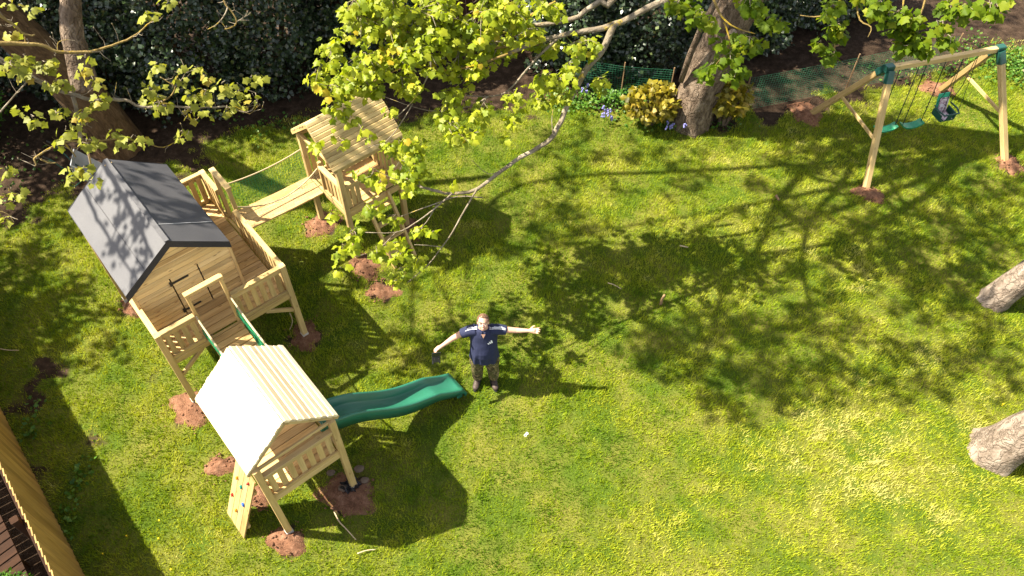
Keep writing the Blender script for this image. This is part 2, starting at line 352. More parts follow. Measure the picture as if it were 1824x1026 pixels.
# grass blades over the lawn
def grass():
    N = 1250000; x = rng.uniform(-11, 12.5, N); y = rng.uniform(2.2, 16.5, N)
    s = soilness(x, y); clump = vnoise(x, y, 21, 5)*.5+vnoise(x, y, 22, 13)*.5
    fr = np.abs(x) < .62*y+6.5
    keep = (rng.random(N) > s*1.15) & (rng.random(N) < .45+.75*clump) & fr
    x, y, s, clump = x[keep], y[keep], s[keep], clump[keep]; n = len(x)
    big = vnoise(x, y, 31, .55); med = vnoise(x, y, 32, 1.9); sm = vnoise(x, y, 33, 6)
    a = rng.uniform(0, 2*np.pi, n); ln = (.026+.046*rng.random(n)**1.5)*(.45+1.15*clump)*(1+.5*(med-.5)); wd = rng.uniform(.0032, .0065, n)*1.1
    lean = rng.uniform(.15, 1.1, n)
    # combed by mowing / weather: neighbouring blades lean alike
    pa = vnoise(x, y, 41, 3.2)*9; a = np.where(rng.random(n) < .22, pa+rng.normal(0, 1.0, n), a)
    dx = np.cos(a); dy = np.sin(a); z0 = ground_h(x, y)-.015
    b = np.stack([x, y, z0], 1); side = np.stack([-dy, dx, np.zeros(n)], 1)*wd[:, None]
    tip = b+np.stack([dx*np.sin(lean)*ln, dy*np.sin(lean)*ln, np.cos(lean)*ln+.012], 1)
    V = np.empty((n, 3, 3)); V[:, 0] = b-side; V[:, 1] = b+side; V[:, 2] = tip
    T = np.arange(n*3).reshape(n, 3)
    ft = vnoise(x, y, 34, 11); bright_wash = np.clip(1-np.hypot((x-5.2)/3.4, (y-5.0)/1.7), 0, 1)*.27+np.clip(1-np.hypot((x-1.6)/2.2, (y-3.6)/1.2), 0, 1)*.12; tone = np.clip(-.19+1.16*(big*.20+med*.28+sm*.28+ft*.24)+.24*rng.random(n)+.05+s*.3-.10*(clump-.5)+bright_wash, 0, 1)  # bright hazy wash over the near lawn, put into the blade tone
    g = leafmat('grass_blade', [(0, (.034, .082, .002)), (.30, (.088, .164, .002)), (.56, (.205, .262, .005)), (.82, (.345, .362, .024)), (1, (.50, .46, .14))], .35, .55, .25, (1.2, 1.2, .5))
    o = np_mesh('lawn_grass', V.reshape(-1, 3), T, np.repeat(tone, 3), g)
    tag(o, 'short yellow green lawn grass covering the garden', 'grass', kind='stuff')
grass()
# soil mounds
for (mx, my, r, h, lab, kk) in MOUND_SPEC:
    n = 26; mb = MB(); vs = []; fs = []; m = 9; sd_ = random.random()*50
    for j in range(m+1):
        for k in range(n):
            a = 2*math.pi*k/n; q = j/m; ro = r*(1+.22*math.sin(2*a+sd_)+.12*math.sin(5*a+sd_*2)+.14*(float(vnoise(math.cos(a)*2+sd_, math.sin(a)*2, 5, 2.5))-.5))
            X, Y = math.cos(a)*ro*q, math.sin(a)*ro*q*.92
            z = h*.6*(1-q**1.4)*(0.7+.6*float(vnoise(X+mx, Y+my, 51, 5)))+(.05 if q < .95 else .0)*(float(vnoise(X+mx, Y+my, 52, 13))-.4)-.05*q**3+.012
            vs.append((X, Y, z))
    fs = [(j*n+k, j*n+(k+1) % n, (j+1)*n+(k+1) % n, (j+1)*n+k) for j in range(m) for k in range(n)]
    mb.add(vs, fs, None, .5)
    for _ in range(int(170*r)):           # clods
        a = random.uniform(0, 6.28); q = random.random()**.6*r*1.25; sz = random.uniform(.005, .026)*(1 if q < r else .6)
        c0 = len(mb.v); mb.ell((math.cos(a)*q, math.sin(a)*q, max(0, h*(1-(q/r)**1.6)*.6)+.015), sz, sz*random.uniform(.6, 1), sz*.7, 6, 4, None, .5)
    o = mb.build('soil_mound', M['mound'], None, True); o.location = (mx, my, float(ground_h(mx, my)))
    tag(o, lab, 'soil mound', 'soil mounds at the post feet')

# ------------------------------------------------------------------ playhouse  (local x: along the front, local y: towards the back)
YAW = rad(40.1)
HO = Vector((-4.621, 5.977, 0)); HW, HL, DZ, RZ = 1.846, 2.40, 1.12, 1.714; PS = .085
def balustrade(mb_name, root, a, b, n, zlo=DZ, zhi=RZ, w=.075, top=True, nrm=None):
    a = Vector(a); b = Vector(b); d = (b-a).normalized()
    side = Vector((-d.y, d.x, 0))
    r = MB().plank(a+Vector((0, 0, zhi-.02)), b+Vector((0, 0, zhi-.02)), .075, .04)
    r.build('handrail', M['timber'], root)
    MB().plank(a+Vector((0, 0, zhi-.08)), b+Vector((0, 0, zhi-.08)), .03, .07).build('top_rail', M['timber'], root)
    MB().plank(a+Vector((0, 0, zlo+.025)), b+Vector((0, 0, zlo+.025)), .035, .07).build('bottom_rail', M['timber'], root)
    L = (b-a).length
    for i in range(n):
        p = a+d*(L*(i+.5)/n)
        MB().plank(p+side*.026+Vector((0, 0, zlo-.0)), p+side*.026+Vector((0, 0, zhi-.045)), w, .022, side).build('baluster', M['timber'], root)
def arch(root, a, b, z0, z1):
    a = Vector(a); b = Vector(b); mb = MB()
    for p in (a, b): mb.plank(p+Vector((0, 0, z0)), p+Vector((0, 0, z1-.045)), .06, .045, (b-a))
    d = (b-a).normalized()*.03
    mb.plank(a-d+Vector((0, 0, z1-.0225)), b+d+Vector((0, 0, z1-.0225)), .085, .045)
    return mb.build('entry_arch', M['timber'], root)
ph = thing('playhouse', 'raised wooden playhouse with dark grey felt roof on a railed deck', 'playhouse', HO, YAW)
posts = [(0, 0, RZ), (HW, 0, RZ), (0, HL, RZ), (HW, HL, RZ)]
for x, y, zt in posts:
    p = MB().plank((x, y, -.1), (x, y, zt), PS, PS, (0, 1, 0), .08).build('post', M['timber'], ph)
    MB().plank((x, y, -.05), (x, y, .09), PS+.012, PS+.012, (0, 1, 0), .1).build('post_foot', M['galv'], p)
mb = MB(); nb = 18
for i in range(nb):                     # deck boards run along the front
    y = .05+(HL-.1)*(i+.5)/nb; mb.plank((.045, y, DZ-.015+random.uniform(-.002, .002)), (HW-.045, y, DZ-.015+random.uniform(-.002, .002)), (HL-.1)/nb-.006, .03)
mb.build('deck', M['deck'], ph)
def beam(root, a, b, w, t, name='deck_joist', up=(0, 0, 1)): return MB().plank(a, b, w, t, up).build(name, M['timber'], root)
for y in (0.0, HL): beam(ph, (.043, y, DZ-.065), (HW-.043, y, DZ-.065), .045, .10)
for x in (0, HW): beam(ph, (x, .043, DZ-.065), (x, HL-.043, DZ-.065), .045, .10)
for x in (.62, 1.25): beam(ph, (x, .03, DZ-.085), (x, HL-.03, DZ-.085), .045, .10)
for a, b in [((.04, 0, .72), (.42, 0, DZ-.115)), ((HW-.04, 0, .72), (HW-.42, 0, DZ-.115)), ((HW, .04, .72), (HW, .42, DZ-.115)), ((0, .04, .72), (0, .42, DZ-.115)), ((HW, HL-.04, .72), (HW, HL-.42, DZ-.115))]:
    MB().plank(a, b, .045, .06, (0, 0, 1)).build('brace', M['timber'], ph)
balustrade('front', ph, (.043, 0, 0), (.52, 0, 0), 4); balustrade('front', ph, (1.06, 0, 0), (HW-.043, 0, 0), 6)
balustrade('right', ph, (HW, .043, 0), (HW, 1.36, 0), 11); balustrade('right', ph, (HW, 1.90, 0), (HW, HL-.043, 0), 4)
balustrade('back', ph, (HW-.043, HL, 0), (1.44, HL, 0), 3); balustrade('left', ph, (0, .52, 0), (0, .043, 0), 4)
arch(ph, (.555, .04, 0), (1.035, .04, 0), DZ-.1, 2.10)
arch(ph, (HW+.045, 1.44, 0), (HW+.045, 1.92, 0), DZ-.1, 2.10)
# house body
WX0, WX1, WY0, WY1 = 0.02, 1.40, .58, 2.34; RX, RZp, EZ = .70, 2.60, 2.08
def top_z(x): return EZ+.02+(RZp-EZ-.03)*(1-abs(x-RX)/(.757))
mb = MB(); bh = .088; z = DZ+.002
DX0, DX1, DZ1 = .52, .925, 1.93
while z < RZp-.05:
    zc = z+bh/2
    xl, xr = WX0, WX1
    if top_z(xl) < z+bh: 
        dxs = (RZp-.035-(z+bh*.8))/(RZp-EZ)*.757
        xl, xr = max(WX0, RX-dxs), min(WX1, RX+dxs)
    if xr-xl > .08:
        segs = [(xl, xr)]
        if zc < DZ1: segs = [(xl, DX0-.006), (DX1+.006, xr)]
        for a, b in segs: mb.plank((a, WY0, zc), (b, WY0, zc), .026, bh-.010, (0, .14, 1), .3)
    z += bh
front = mb.build('front_wall', M['clad'], ph)
mb = MB(); mb.plank((RX-.46, WY0-.016, 2.255), (RX+.46, WY0-.016, 2.255), .018, .07); mb.build('gable_trim', M['deck'], ph)
mb = MB(); z = DZ+.002
while z < EZ-.10:
    for x in (WX0+.0, WX1-.0): mb.plank((x, WY0+.012, z+bh/2), (x, WY1, z+bh/2), .02, bh-.004, (0, 0, 1), .3)
    z += bh
mb.build('side_wall', M['clad'], ph)
mb = MB(); z = DZ+.002
while z < RZp-.06:
    dxs = min(.68, (RZp-.035-(z+bh*.8))/(RZp-EZ)*.757); mb.plank((RX-dxs, WY1, z+bh/2), (RX+dxs, WY1, z+bh/2), .02, bh-.004, (0, 0, 1), .3); z += bh
mb.build('back_wall', M['clad'], ph)
for x in (WX0, WX1+.006): MB().plank((x, WY0-.012, DZ), (x, WY0-.012, EZ-.02), .04, .035, (0, 1, 0)).build('corner_trim', M['clad'], ph)
door = MB(); nbd = 9
for i in range(nbd):
    zc = DZ+.012+(DZ1-DZ-.02)*(i+.5)/nbd; door.plank((DX0+.012, WY0-.004, zc), (DX1-.012, WY0-.004, zc), .026, (DZ1-DZ-.02)/nbd-.010, (0, .14, 1), .3)
door = door.build('door', M['clad'], ph)
for zc in (DZ+.12, DZ1-.1):
    mb = MB(); mb.plank((DX0-.03, WY0-.030, zc), (DX0+.24, WY0-.030, zc), .008, .032); mb.plank((DX0-.03, WY0-.028, zc), (DX0-.002, WY0-.028, zc), .014, .08); mb.build('hinge', M['metal'], door)
mb = MB(); mb.plank((DX1+.004, WY0-.004, DZ+.01), (DX1+.004, WY0-.004, DZ1+.01), .012, .012, (0, 1, 0)); mb.build('door_gap', M['metal'], door)
mb = MB(); mb.tube([(DX1-.06, WY0-.016, 1.5), (DX1-.06, WY0-.04, 1.5)], .012).tube([(DX1-.06, WY0-.04, 1.46), (DX1-.06, WY0-.04, 1.54)], .008); mb.build('handle', M['metal'], door)
# felt roof
Y0, Y1 = .484, 2.43; RA, RB = RX-.757, RX+.722
roof = None
for sx, ex in ((-1, RA), (1, RB)):
    mb = MB(); n = 40; m = 20; vs = []
    for j in range(n+1):
        for i in range(m+1):
            q = i/m; y = Y0+(Y1-Y0)*j/n
            x = RX+(ex-RX)*q; zz = 2.634+(2.10-2.634)*q + .006*(float(vnoise(x*3, y*2, 61, 1.5))-.5)*2
            vs.append((x, y, zz))
    fs = [(j*(m+1)+i, j*(m+1)+i+1, (j+1)*(m+1)+i+1, (j+1)*(m+1)+i) for j in range(n) for i in range(m)]
    if sx < 0: fs = [f[::-1] for f in fs]
    mb.add(vs, fs); vs2 = [(a, b, c-.045) for a, b, c in vs]; mb.add(vs2, [f[::-1] for f in fs])
    o = mb.build('roof', M['felt'], ph, True)
    e = MB()
    for y in (Y0, Y1):                  # felt folded over the barge edge
        s_ = -1 if y == Y0 else 1
        e.add([(RX, y+s_*.003, 2.640), (ex, y+s_*.003, 2.106), (ex, y+s_*.003, 1.985), (RX, y+s_*.003, 2.519), (RX, y-s_*.01, 2.630), (ex, y-s_*.01, 2.096), (ex, y-s_*.01, 1.985), (RX, y-s_*.01, 2.519)],
              [(0, 1, 2, 3), (7, 6, 5, 4), (0, 4, 5, 1), (3, 2, 6, 7)])
    e.add([(ex, Y0, 2.104), (ex, Y1, 2.104), (ex-.006*sx, Y1, 2.01), (ex-.006*sx, Y0, 2.01)], [(0, 1, 2, 3)])
    e.build('felt_edge', M['feltedge'], o)
    q = .56 if sx < 0 else .40
    sm_ = MB()
    if sx > 0: sm_.plank((RX+.02, 0.85, 2.638-.012), (RB-.02, .95, 2.108+.012), .012, .006, (0, 0, 1))
    else: sm_.plank((RX-.40, Y0+.03, 2.634-.282+.006), (RX-.40, Y1-.05, 2.634-.282+.006), .006, .006, (0, 0, 1))
    sm_.build('felt_seam', M['feltseam'] if sx > 0 else M['felt'], o)
MB().plank((RX, Y0+.005, 2.634), (RX, Y1-.005, 2.634), .07, .012, (0, 0, 1), .4).build('roof_ridge', M['felt'], ph)

# ------------------------------------------------------------------ open towers
def log_roof(root, x0, x1, y0, y1, rx, rz, ez, ridge_axis, nb, mat=M['roofwood']):
    # boards lie along the ridge; ridge_axis 'y' : slopes fall in -x/+x ; 'x' : slopes fall in -y/+y
    for sgn in (-1, 1):
        mb = MB(); e = (x0 if sgn < 0 else x1) if ridge_axis == 'y' else (y0 if sgn < 0 else y1)
        run = e-rx; L = math.hypot(run, rz-ez); w = L/nb; un = Vector((run/L, 0, (ez-rz)/L)); nn = Vector((-un.z, 0, un.x)) if run > 0 else Vector((un.z, 0, -un.x))
        if nn.z < 0: nn = -nn
        for i in range(nb):
            c = Vector((rx, 0, rz))+un*(w*(i+.5))+nn*(.006)
            tilt = (nn+un*.10).normalized()
            jj = random.uniform(-.006, .006)
            if ridge_axis == 'y': a, b, up = (c.x, y0+jj, c.z), (c.x, y1+jj, c.z), (tilt.x, 0, tilt.z)
            else: a, b, up = (x0+jj, c.x, c.z), (x1+jj, c.x, c.z), (0, tilt.x, tilt.z)
            mb.plank(a, b, w*1.04, .03, up, .42)
        o = mb.build('roof', mat, root)
        f = MB()
        for t_ in (0, 1):
            if ridge_axis == 'y':
                y = (y0+.02) if t_ == 0 else (y1-.02); f.plank((rx, y, rz-.045), (e, y, ez-.045), .03, .05, (0, 0, 1))
            else:
                x = (x0+.02) if t_ == 0 else (x1-.02); f.plank((x, rx, rz-.045), (x, e, ez-.045), .03, .05, (0, 0, 1))
            f.build('barge_board', M['timber'], o); f = MB()
TO = Vector((-2.912, 4.033, 0)); TW, TD, TDZ, TRZ = 1.006, 1.22, 1.06, 1.66
tw = thing('play_tower', 'open wooden play tower nearest the camera with sunlit white boarded roof', 'play tower', TO, YAW, 'open play towers with board roofs')
for x, y in ((0, 0), (TW, 0), (0, TD), (TW, TD)):
    p = MB().plank((x, y, -.1), (x, y, 1.86), PS, PS, (0, 1, 0), .08).build('post', M['timber'], tw)
    MB().plank((x, y, -.05), (x, y, .07), PS+.012, PS+.012, (0, 1, 0), .1).build('post_foot', M['galv'], p)
mb = MB(); nb = 9
for i in range(nb): y = .045+(TD-.09)*(i+.5)/nb; mb.plank((.045, y, TDZ), (TW-.045, y, TDZ), (TD-.09)/nb-.006, .03)
mb.build('deck', M['deck'], tw)
for y in (0, TD): beam(tw, (.043, y, TDZ-.05), (TW-.043, y, TDZ-.05), .045, .10)
for x in (0, TW): beam(tw, (x, .043, TDZ-.05), (x, TD-.043, TDZ-.05), .045, .10)
balustrade('f', tw, (.043, 0, 0), (TW-.043, 0, 0), 7, TDZ, TRZ); balustrade('b', tw, (TW-.043, TD, 0), (TW-.043-.0, TD, 0), 0, TDZ, TRZ) if False else None
balustrade('b', tw, (.43, TD, 0), (.043, TD, 0), 3, TDZ, TRZ); balustrade('l', tw, (0, .30, 0), (0, .043, 0), 2, TDZ, TRZ); balustrade('r', tw, (TW, .66, 0), (TW, TD-.043, 0), 4, TDZ, TRZ)
for x in (0, TW): beam(tw, (x, .043, 1.82), (x, TD-.043, 1.82), .045, .06, 'head_beam')
for y in (0, TD): beam(tw, (.043, y, 1.84), (TW-.043, y, 1.84), .03, .05, 'head_beam')
log_roof(tw, -.10, 1.106, .0, 1.29, .503, 2.40, 1.845, 'y', 9)
# climbing wall, part of the front tower
a0, a1 = Vector((-.50, .29, .0)), Vector((-.05, .29, 1.08)); cw = MB(); nrm = Vector((-1.08, 0, .45)).normalized()
for i in range(4):
    o = Vector((0, .06+.47*i/4, 0)); cw.plank(a0+o, a1+o, .112, .022, nrm)
cw = cw.build('climbing_wall', M['timber'], tw)
for q in (.2, .8): p = a0+(a1-a0)*q-nrm*.034; MB().plank(p+Vector((0, .0, 0)), p+Vector((0, .47, 0)), .06, .04, nrm).build('batten', M['timber'], cw)
for q, yy, c in ((.70, .24, 'teal'), (.74, .36, 'yellow'), (.50, .13, 'blue'), (.40, .40, 'red'), (.26, .26, 'yellow'), (.88, .12, 'red')):
    p = a0+(a1-a0)*q+Vector((0, yy, 0))+nrm*.02
    h = MB(); Mx = Matrix.Rotation(random.uniform(0, 3), 3, nrm)
    ud = (a1-a0).normalized(); rot = Matrix((Vector((0, 1, 0)), ud, nrm)).transposed() @ Matrix.Rotation(random.uniform(-.7, .7), 3, 'Z')
    h.ell(p, .015, .028, .02, 10, 6, rot); h.ell(p+rot @ Vector((.008, .018, .004)), .014, .016, .02, 8, 5, rot); o = h.build('climbing_hold', M['hold_'+c], cw, True); o['label'] = c+' climbing hold'

NO = Vector((-2.601, 8.78, 0)); NYAW = rad(41.1); NW, ND = 1.03, 1.08; NDZ = 1.05
tr = thing('play_tower', 'shaded wooden play tower with boarded roof behind the leafy branches', 'play tower', NO, NYAW, 'open play towers with board roofs')
for x, y in ((0, 0), (NW, 0), (0, ND), (NW, ND)):
    MB().plank((x, y, -.1), (x, y, 2.02), PS, PS, (0, 1, 0), .08).build('post', M['timber'], tr)
mb = MB(); nb = 9
for i in range(nb): y = .045+(ND-.09)*(i+.5)/nb; mb.plank((.045, y, NDZ), (NW-.045, y, NDZ), (ND-.09)/nb-.006, .03)
mb.build('deck', M['deck'], tr)
for y in (0, ND): beam(tr, (.043, y, NDZ-.05), (NW-.043, y, NDZ-.05), .045, .10)
for x in (0, NW): beam(tr, (x, .043, NDZ-.05), (x, ND-.043, NDZ-.05), .045, .10)
for x in (0, NW): beam(tr, (x, .043, 1.97), (x, ND-.043, 1.97), .045, .06, 'head_beam')
for y in (0, ND): beam(tr, (.043, y, 1.97), (NW-.043, y, 1.97), .045, .06, 'head_beam')
balustrade('l', tr, (0, .62, 0), (0, .043, 0), 5, NDZ, 1.63); balustrade('f', tr, (.043, 0, 0), (.31, 0, 0), 3, NDZ, 1.63); balustrade('r', tr, (NW, .043, 0), (NW, ND-.043, 0), 8, NDZ, 1.63); balustrade('bk', tr, (NW-.043, ND, 0), (.043, ND, 0), 8, NDZ, 1.63)
mb = MB().plank((.01, .64, NDZ-.1), (.01, .64, 1.68), .06, .05, (0, 1, 0)); mb.build('newel', M['timber'], tr)
M['roofshade'] = wood('shaded_roof_boards', (.36, .26, .12), (.50, .39, .20), (.58, .47, .27))  # darker copy of the roof boards, partial shade put into the colour
log_roof(tr, -.10, NW+.12, -.06, ND+.06, .54, 2.56, 2.04, 'x', 11, M['roofshade'])
lad = MB().plank((.345, -.60, -.03), (.345, -.02, 1.06), .045, .085, (0, 1, 0)).build('ladder', M['timber'], tr)
MB().plank((.755, -.60, -.03), (.755, -.02, 1.06), .045, .085, (0, 1, 0)).build('stile', M['timber'], lad)
for q in (.2, .42, .64, .86): p = Vector((0, -.60+.58*q, -.03+1.09*q)); MB().plank(p+Vector((.37, 0, 0)), p+Vector((.73, 0, 0)), .10, .028, (0, 0, 1)).build('rung', M['timber'], lad)

# ------------------------------------------------------------------ rope bridges
def net_between(name, p0, p1, q0, q1, nx, ny, mat, parent, r=.0022, sag=0.0):
    mb = MB(); p0, p1, q0, q1 = map(Vector, (p0, p1, q0, q1))
    def pt(s, t):
        a = p0.lerp(p1, s); b = q0.lerp(q1, s); a = a-Vector((0, 0, sag*4*s*(1-s))); c = a.lerp(b, t)
        w = .012*math.sin(9*s+7*t)+.008*math.sin(23*s-11*t)
        return c+Vector((w, w*.6, 0))
    for i in range(nx+1): mb.tube([pt(i/nx, t/4) for t in range(5)], r, 4, None, False)
    for j in range(ny+1): mb.tube([pt(s/12, j/ny) for s in range(13)], r, 4, None, False)
    return mb.build(name, mat, parent)
br = thing('rope_bridge', 'short plank bridge with green side net between playhouse and front tower', 'rope bridge', HO, YAW, 'plank bridges with rope handrails')
yb = -1.36; mb = MB(); nb = 13
for i in range(nb):
    q = (i+.5)/nb; y = -.03+(yb+.03)*q; zz = DZ-.02+(TDZ-DZ)*q-.05*4*q*(1-q)
    mb.plank((.545, y, zz), (1.045, y, zz), abs(yb)/nb-.008, .03)
mb.build('deck', M['deck'], br)
for x, zt, n in ((.54, 1.66, 'l'), (1.05, 1.66, 'r')):
    pts = [(x, -.0+(yb)*i/14, zt-.12*4*(i/14)*(1-i/14)) for i in range(15)]
    MB().tube(pts, .013, 7).build('handrail_rope', M['rope'], br)
    net_between('side_net', (x, 0, zt), (x, yb, zt), (x, 0, DZ), (x, yb, TDZ), 34, 13, M['net'], br, .0026, .12)
rb = thing('rope_bridge', 'sunlit plank bridge with sagging rope between playhouse and rear tower', 'rope bridge', HO, YAW, 'plank bridges with rope handrails')
x1b = 3.30; mb = MB()
for i, y in enumerate((1.56, 1.72, 1.88)):
    prev = None
    for s in range(7):
        q = s/6; p = Vector((HW+.03+(x1b-HW-.03)*q, y, DZ-.02+(NDZ-DZ)*q-.02*4*q*(1-q)))
        if prev is not None: mb.plank(prev, p, .155, .03, (0, 0, 1), .12, .3+.2*i)
        prev = p
mb.build('deck', M['deck'], rb)
for y in (1.475, 1.965):
    za = 1.66 if y < 1.6 else 1.70; zb_ = 1.58 if y < 1.6 else 1.63; sg = .26 if y < 1.6 else .07
    pts = [(HW+.05+(x1b-HW-.05)*i/14, y, za+(zb_-za)*i/14-sg*4*(i/14)*(1-i/14)) for i in range(15)]
    MB().tube(pts, .011, 7).build('handrail_rope', M['rope'], rb)
    net_between('side_net', (HW+.05, y, za), (x1b, y, zb_), (HW+.05, y, DZ), (x1b, y, NDZ), 30, 12, M['net'] if y > 1.6 else M['rope'], rb, .0022 if y > 1.6 else .0012, sg)

# ------------------------------------------------------------------ slide (wave profile)
def slide():
    t = thing('slide', 'green plastic wavy slide ending beside the standing man', 'slide', TO, YAW)
    n = 48; prof = []
    for i in range(n+1):
        q = i/n; x = 1.0+2.03*q; yc = .525-.19*q
        z = 1.09-.98*(q**.92) + .085*math.sin(q*math.pi*2.9-.3)*(1-.3*q)
        if q < .10: z = max(z, 1.0+.0) if False else 1.13-.25*q+ (z-(1.13-.25*q))*(q/.10)
        if q > .80: k = (q-.80)/.2; z = z*(1-k)+ (.20-.05*k)*k
        hw = .15; rim = .185 if q < .5 else .185-.125*((q-.5)/.5)**1.3
        prof.append((x, yc, z, hw, rim))
    mb = MB(); vs = []
    sec = lambda yc, z, hw, rim: [(yc-hw-.03, z-.075), (yc-hw-.042, z+rim-.02), (yc-hw-.022, z+rim), (yc-hw+.004, z+rim-.012), (yc-hw+.02, z+.035), (yc-hw+.06, z+.004), (yc, z), (yc+hw-.06, z+.004), (yc+hw-.02, z+.035), (yc+hw-.004, z+rim-.012), (yc+hw+.022, z+rim), (yc+hw+.042, z+rim-.02), (yc+hw+.03, z-.075), (yc+hw-.03, z-.05), (yc, z-.03), (yc-hw+.03, z-.05)]
    K = 16
    for x, yc, z, hw, rim in prof:
        for y, zz in sec(yc, z, hw, rim): vs.append((x, y, zz))
    fs = [(i*K+k, i*K+(k+1) % K, (i+1)*K+(k+1) % K, (i+1)*K+k) for i in range(n) for k in range(K)]
    fs += [tuple(range(K-1, -1, -1)), tuple(n*K+k for k in range(K))]
    mb.add(vs, fs)
    mb.build('chute', M['green_plastic'], t, True)
    x, yc, z, hw, rim = prof[-1]
    e = MB(); pts = []
    for k in range(9):
        a = k/8*math.pi/2*1.25; pts.append((x-.05+.10*math.sin(a), z+.006-.10*(1-math.cos(a))))
    vs = []; W_ = hw+.04
    for px_, pz_ in pts: vs += [(px_, yc-W_, pz_), (px_, yc+W_, pz_)]
    for px_, pz_ in pts[::-1]: vs += [(px_-.03, yc-W_, pz_-.02), (px_-.03, yc+W_, pz_-.02)]
    m = len(vs)//2; fs = [(2*i, 2*i+1, (2*i+3) % (2*m), (2*i+2) % (2*m)) for i in range(m)] + [tuple(range(0, 2*m, 2))[::-1], tuple(range(1, 2*m, 2))]
    e.add(vs, fs)
    for s_ in (-1, 1): e.plank((x-.06, yc+s_*(hw+.0), 0), (x-.06, yc+s_*(hw+.0), z-.02), .09, .03, (0, 1, 0))
    e.build('end_lip', M['green_plastic'], t)
    for s_ in (-1, 1): MB().plank((.98, .525+s_*.16, 1.10), (1.10, .525+s_*.16, 1.27), .10, .025, (0, s_, 0)).build('top_flange', M['green_plastic'], t)
slide()

# ------------------------------------------------------------------ swing set
SYAW = rad(15.26); SO_ = Vector((6.065, 11.469, 0))
sw = thing('garden_swing', 'large timber swing frame with four splayed legs and green brackets', 'swing frame', SO_, SYAW)
bx0, bx1, BZ = .366, 2.55, 1.80; LEG = .10
MB().plank((bx0-.02, 0, BZ), (bx1+.02, 0, BZ), .09, .095, (0, 0, 1), .08).build('beam', M['timber'], sw)
for xb, xt in ((0, bx0), (2.917, bx1)):
    for s_ in (-1, 1): MB().plank((xb, s_*1.104, -.08), (xt, s_*.075, BZ-.06), LEG, LEG, (1, 0, 0), .08).build('leg', M['timber'], sw)
    k = .42; xm = xb+(xt-xb)*k; ym = 1.104+(.075-1.104)*k
    MB().plank((xm-.0, -ym, k*BZ), (xm-.0, ym, k*BZ+.03), .035, .06, (0, 0, 1)).build('cross_brace', M['timber'], sw)
    br_ = MB(); out = -1 if xb == 0 else 1
    br_.plank((xt-.075, 0, BZ+.004), (xt+.075, 0, BZ+.004), .12, .125, (0, 0, 1), .1)
    for s_ in (-1, 1):
        d = Vector((xb-xt, s_*1.03, -BZ+.06)).normalized(); p = Vector((xt, s_*.075, BZ-.06)); br_.plank(p-d*.05, p+d*.17, LEG+.022, LEG+.022, (1, 0, 0), .1)
    br_.build('bracket', M['dark_green'], sw)
def swing_ropes(root, x0, x1, ztop, zs, y, spread=.0):
    for x in (x0, x1):
        c = MB(); c.tube([(x, 0, ztop), (x+(.0), y*.6, (ztop+zs)/2), (x, y, zs)], .008, 6); c.ell((x, y*.75, zs+.32), .014, .014, .03, 6, 5); c.build('rope', M['blackrope'], root)
        MB().tube([(x, 0, ztop+.03), (x, .012, ztop-.03)], .014, 6).build('hook', M['metal'], root)
def belt_seat(x, y, label):
    r = thing('flat_swing', label, 'swing seat', SO_, SYAW, 'flat swing seats')
    swing_ropes(r, x-.19, x+.19, BZ-.06, .47, y)
    mb = MB(); vs = []; n = 12
    for i in range(n+1):
        q = i/n*2-1; xx = x+q*.215; z = .43+.055*q*q+(.012 if abs(q) > .8 else 0)
        vs += [(xx, y-.075, z), (xx, y+.075, z), (xx, y+.075, z-.028), (xx, y-.075, z-.028)]
    fs = [(i*4+k, i*4+(k+1) % 4, (i+1)*4+(k+1) % 4, (i+1)*4+k) for i in range(n) for k in range(4)] + [(3, 2, 1, 0), (n*4, n*4+1, n*4+2, n*4+3)]
    mb.add(vs, fs); mb.build('seat', M['seat_green'], r)
belt_seat(.80, -.09, 'flat green swing seat partly behind the front left swing leg'); belt_seat(1.32, -.12, 'flat green swing seat hanging in the middle of the beam')
tod = thing('toddler_swing', 'green toddler bucket swing with printed back pad and tray bar', 'toddler swing', SO_, SYAW)
tx, ty, tz = 2.0, -.07, .50
for xx, yy in ((-.15, .12), (.15, .12), (-.17, -.12), (.17, -.12)): MB().tube([(tx+xx*.9, 0, BZ-.06), (tx+xx*.95, ty+yy*.4, 1.1), (tx+xx, ty+yy, tz+.16)], .006, 5).build('rope', M['blackrope'], tod)
vs = []; mb = MB()
mb.plank((tx, ty-.14, tz-.03), (tx, ty+.12, tz-.04), .28, .03, (0, 0, 1)).build('seat', M['dark_green'], tod)
mb = MB(); mb.plank((tx, ty+.10, tz-.03), (tx, ty+.20, tz+.34), .25, .025, (0, 1, 0), .3).build('backrest', M['padgreen'], tod)
mb = MB(); mb.plank((tx+.01, ty+.075, tz-.02), (tx+.01, ty+.155, tz+.27), .19, .02, (0, 1, 0), .3); mb.plank((tx+.01, ty-.14, tz-.008), (tx+.01, ty+.07, tz-.012), .19, .02, (0, 0, 1), .3); mb.build('pad', M['pad'], tod)
mb = MB(); mb.tube([(tx-.17, ty+.12, tz+.15), (tx-.19, ty-.05, tz+.15), (tx-.15, ty-.18, tz+.14), (tx+.15, ty-.18, tz+.14), (tx+.19, ty-.05, tz+.15), (tx+.17, ty+.12, tz+.15)], .016, 7).build('tray_bar', M['dark_green'], tod, True)
for s_ in (-1, 1): MB().plank((tx+s_*.155, ty-.13, tz+.03), (tx+s_*.155, ty+.12, tz+.03), .02, .13, (0, 0, 1)).build('side_panel', M['dark_green'], tod)
MB().plank((tx, ty-.15, tz-.02), (tx, ty-.17, tz+.12), .10, .02, (0, 1, 0)).build('crotch_post', M['dark_green'], tod)

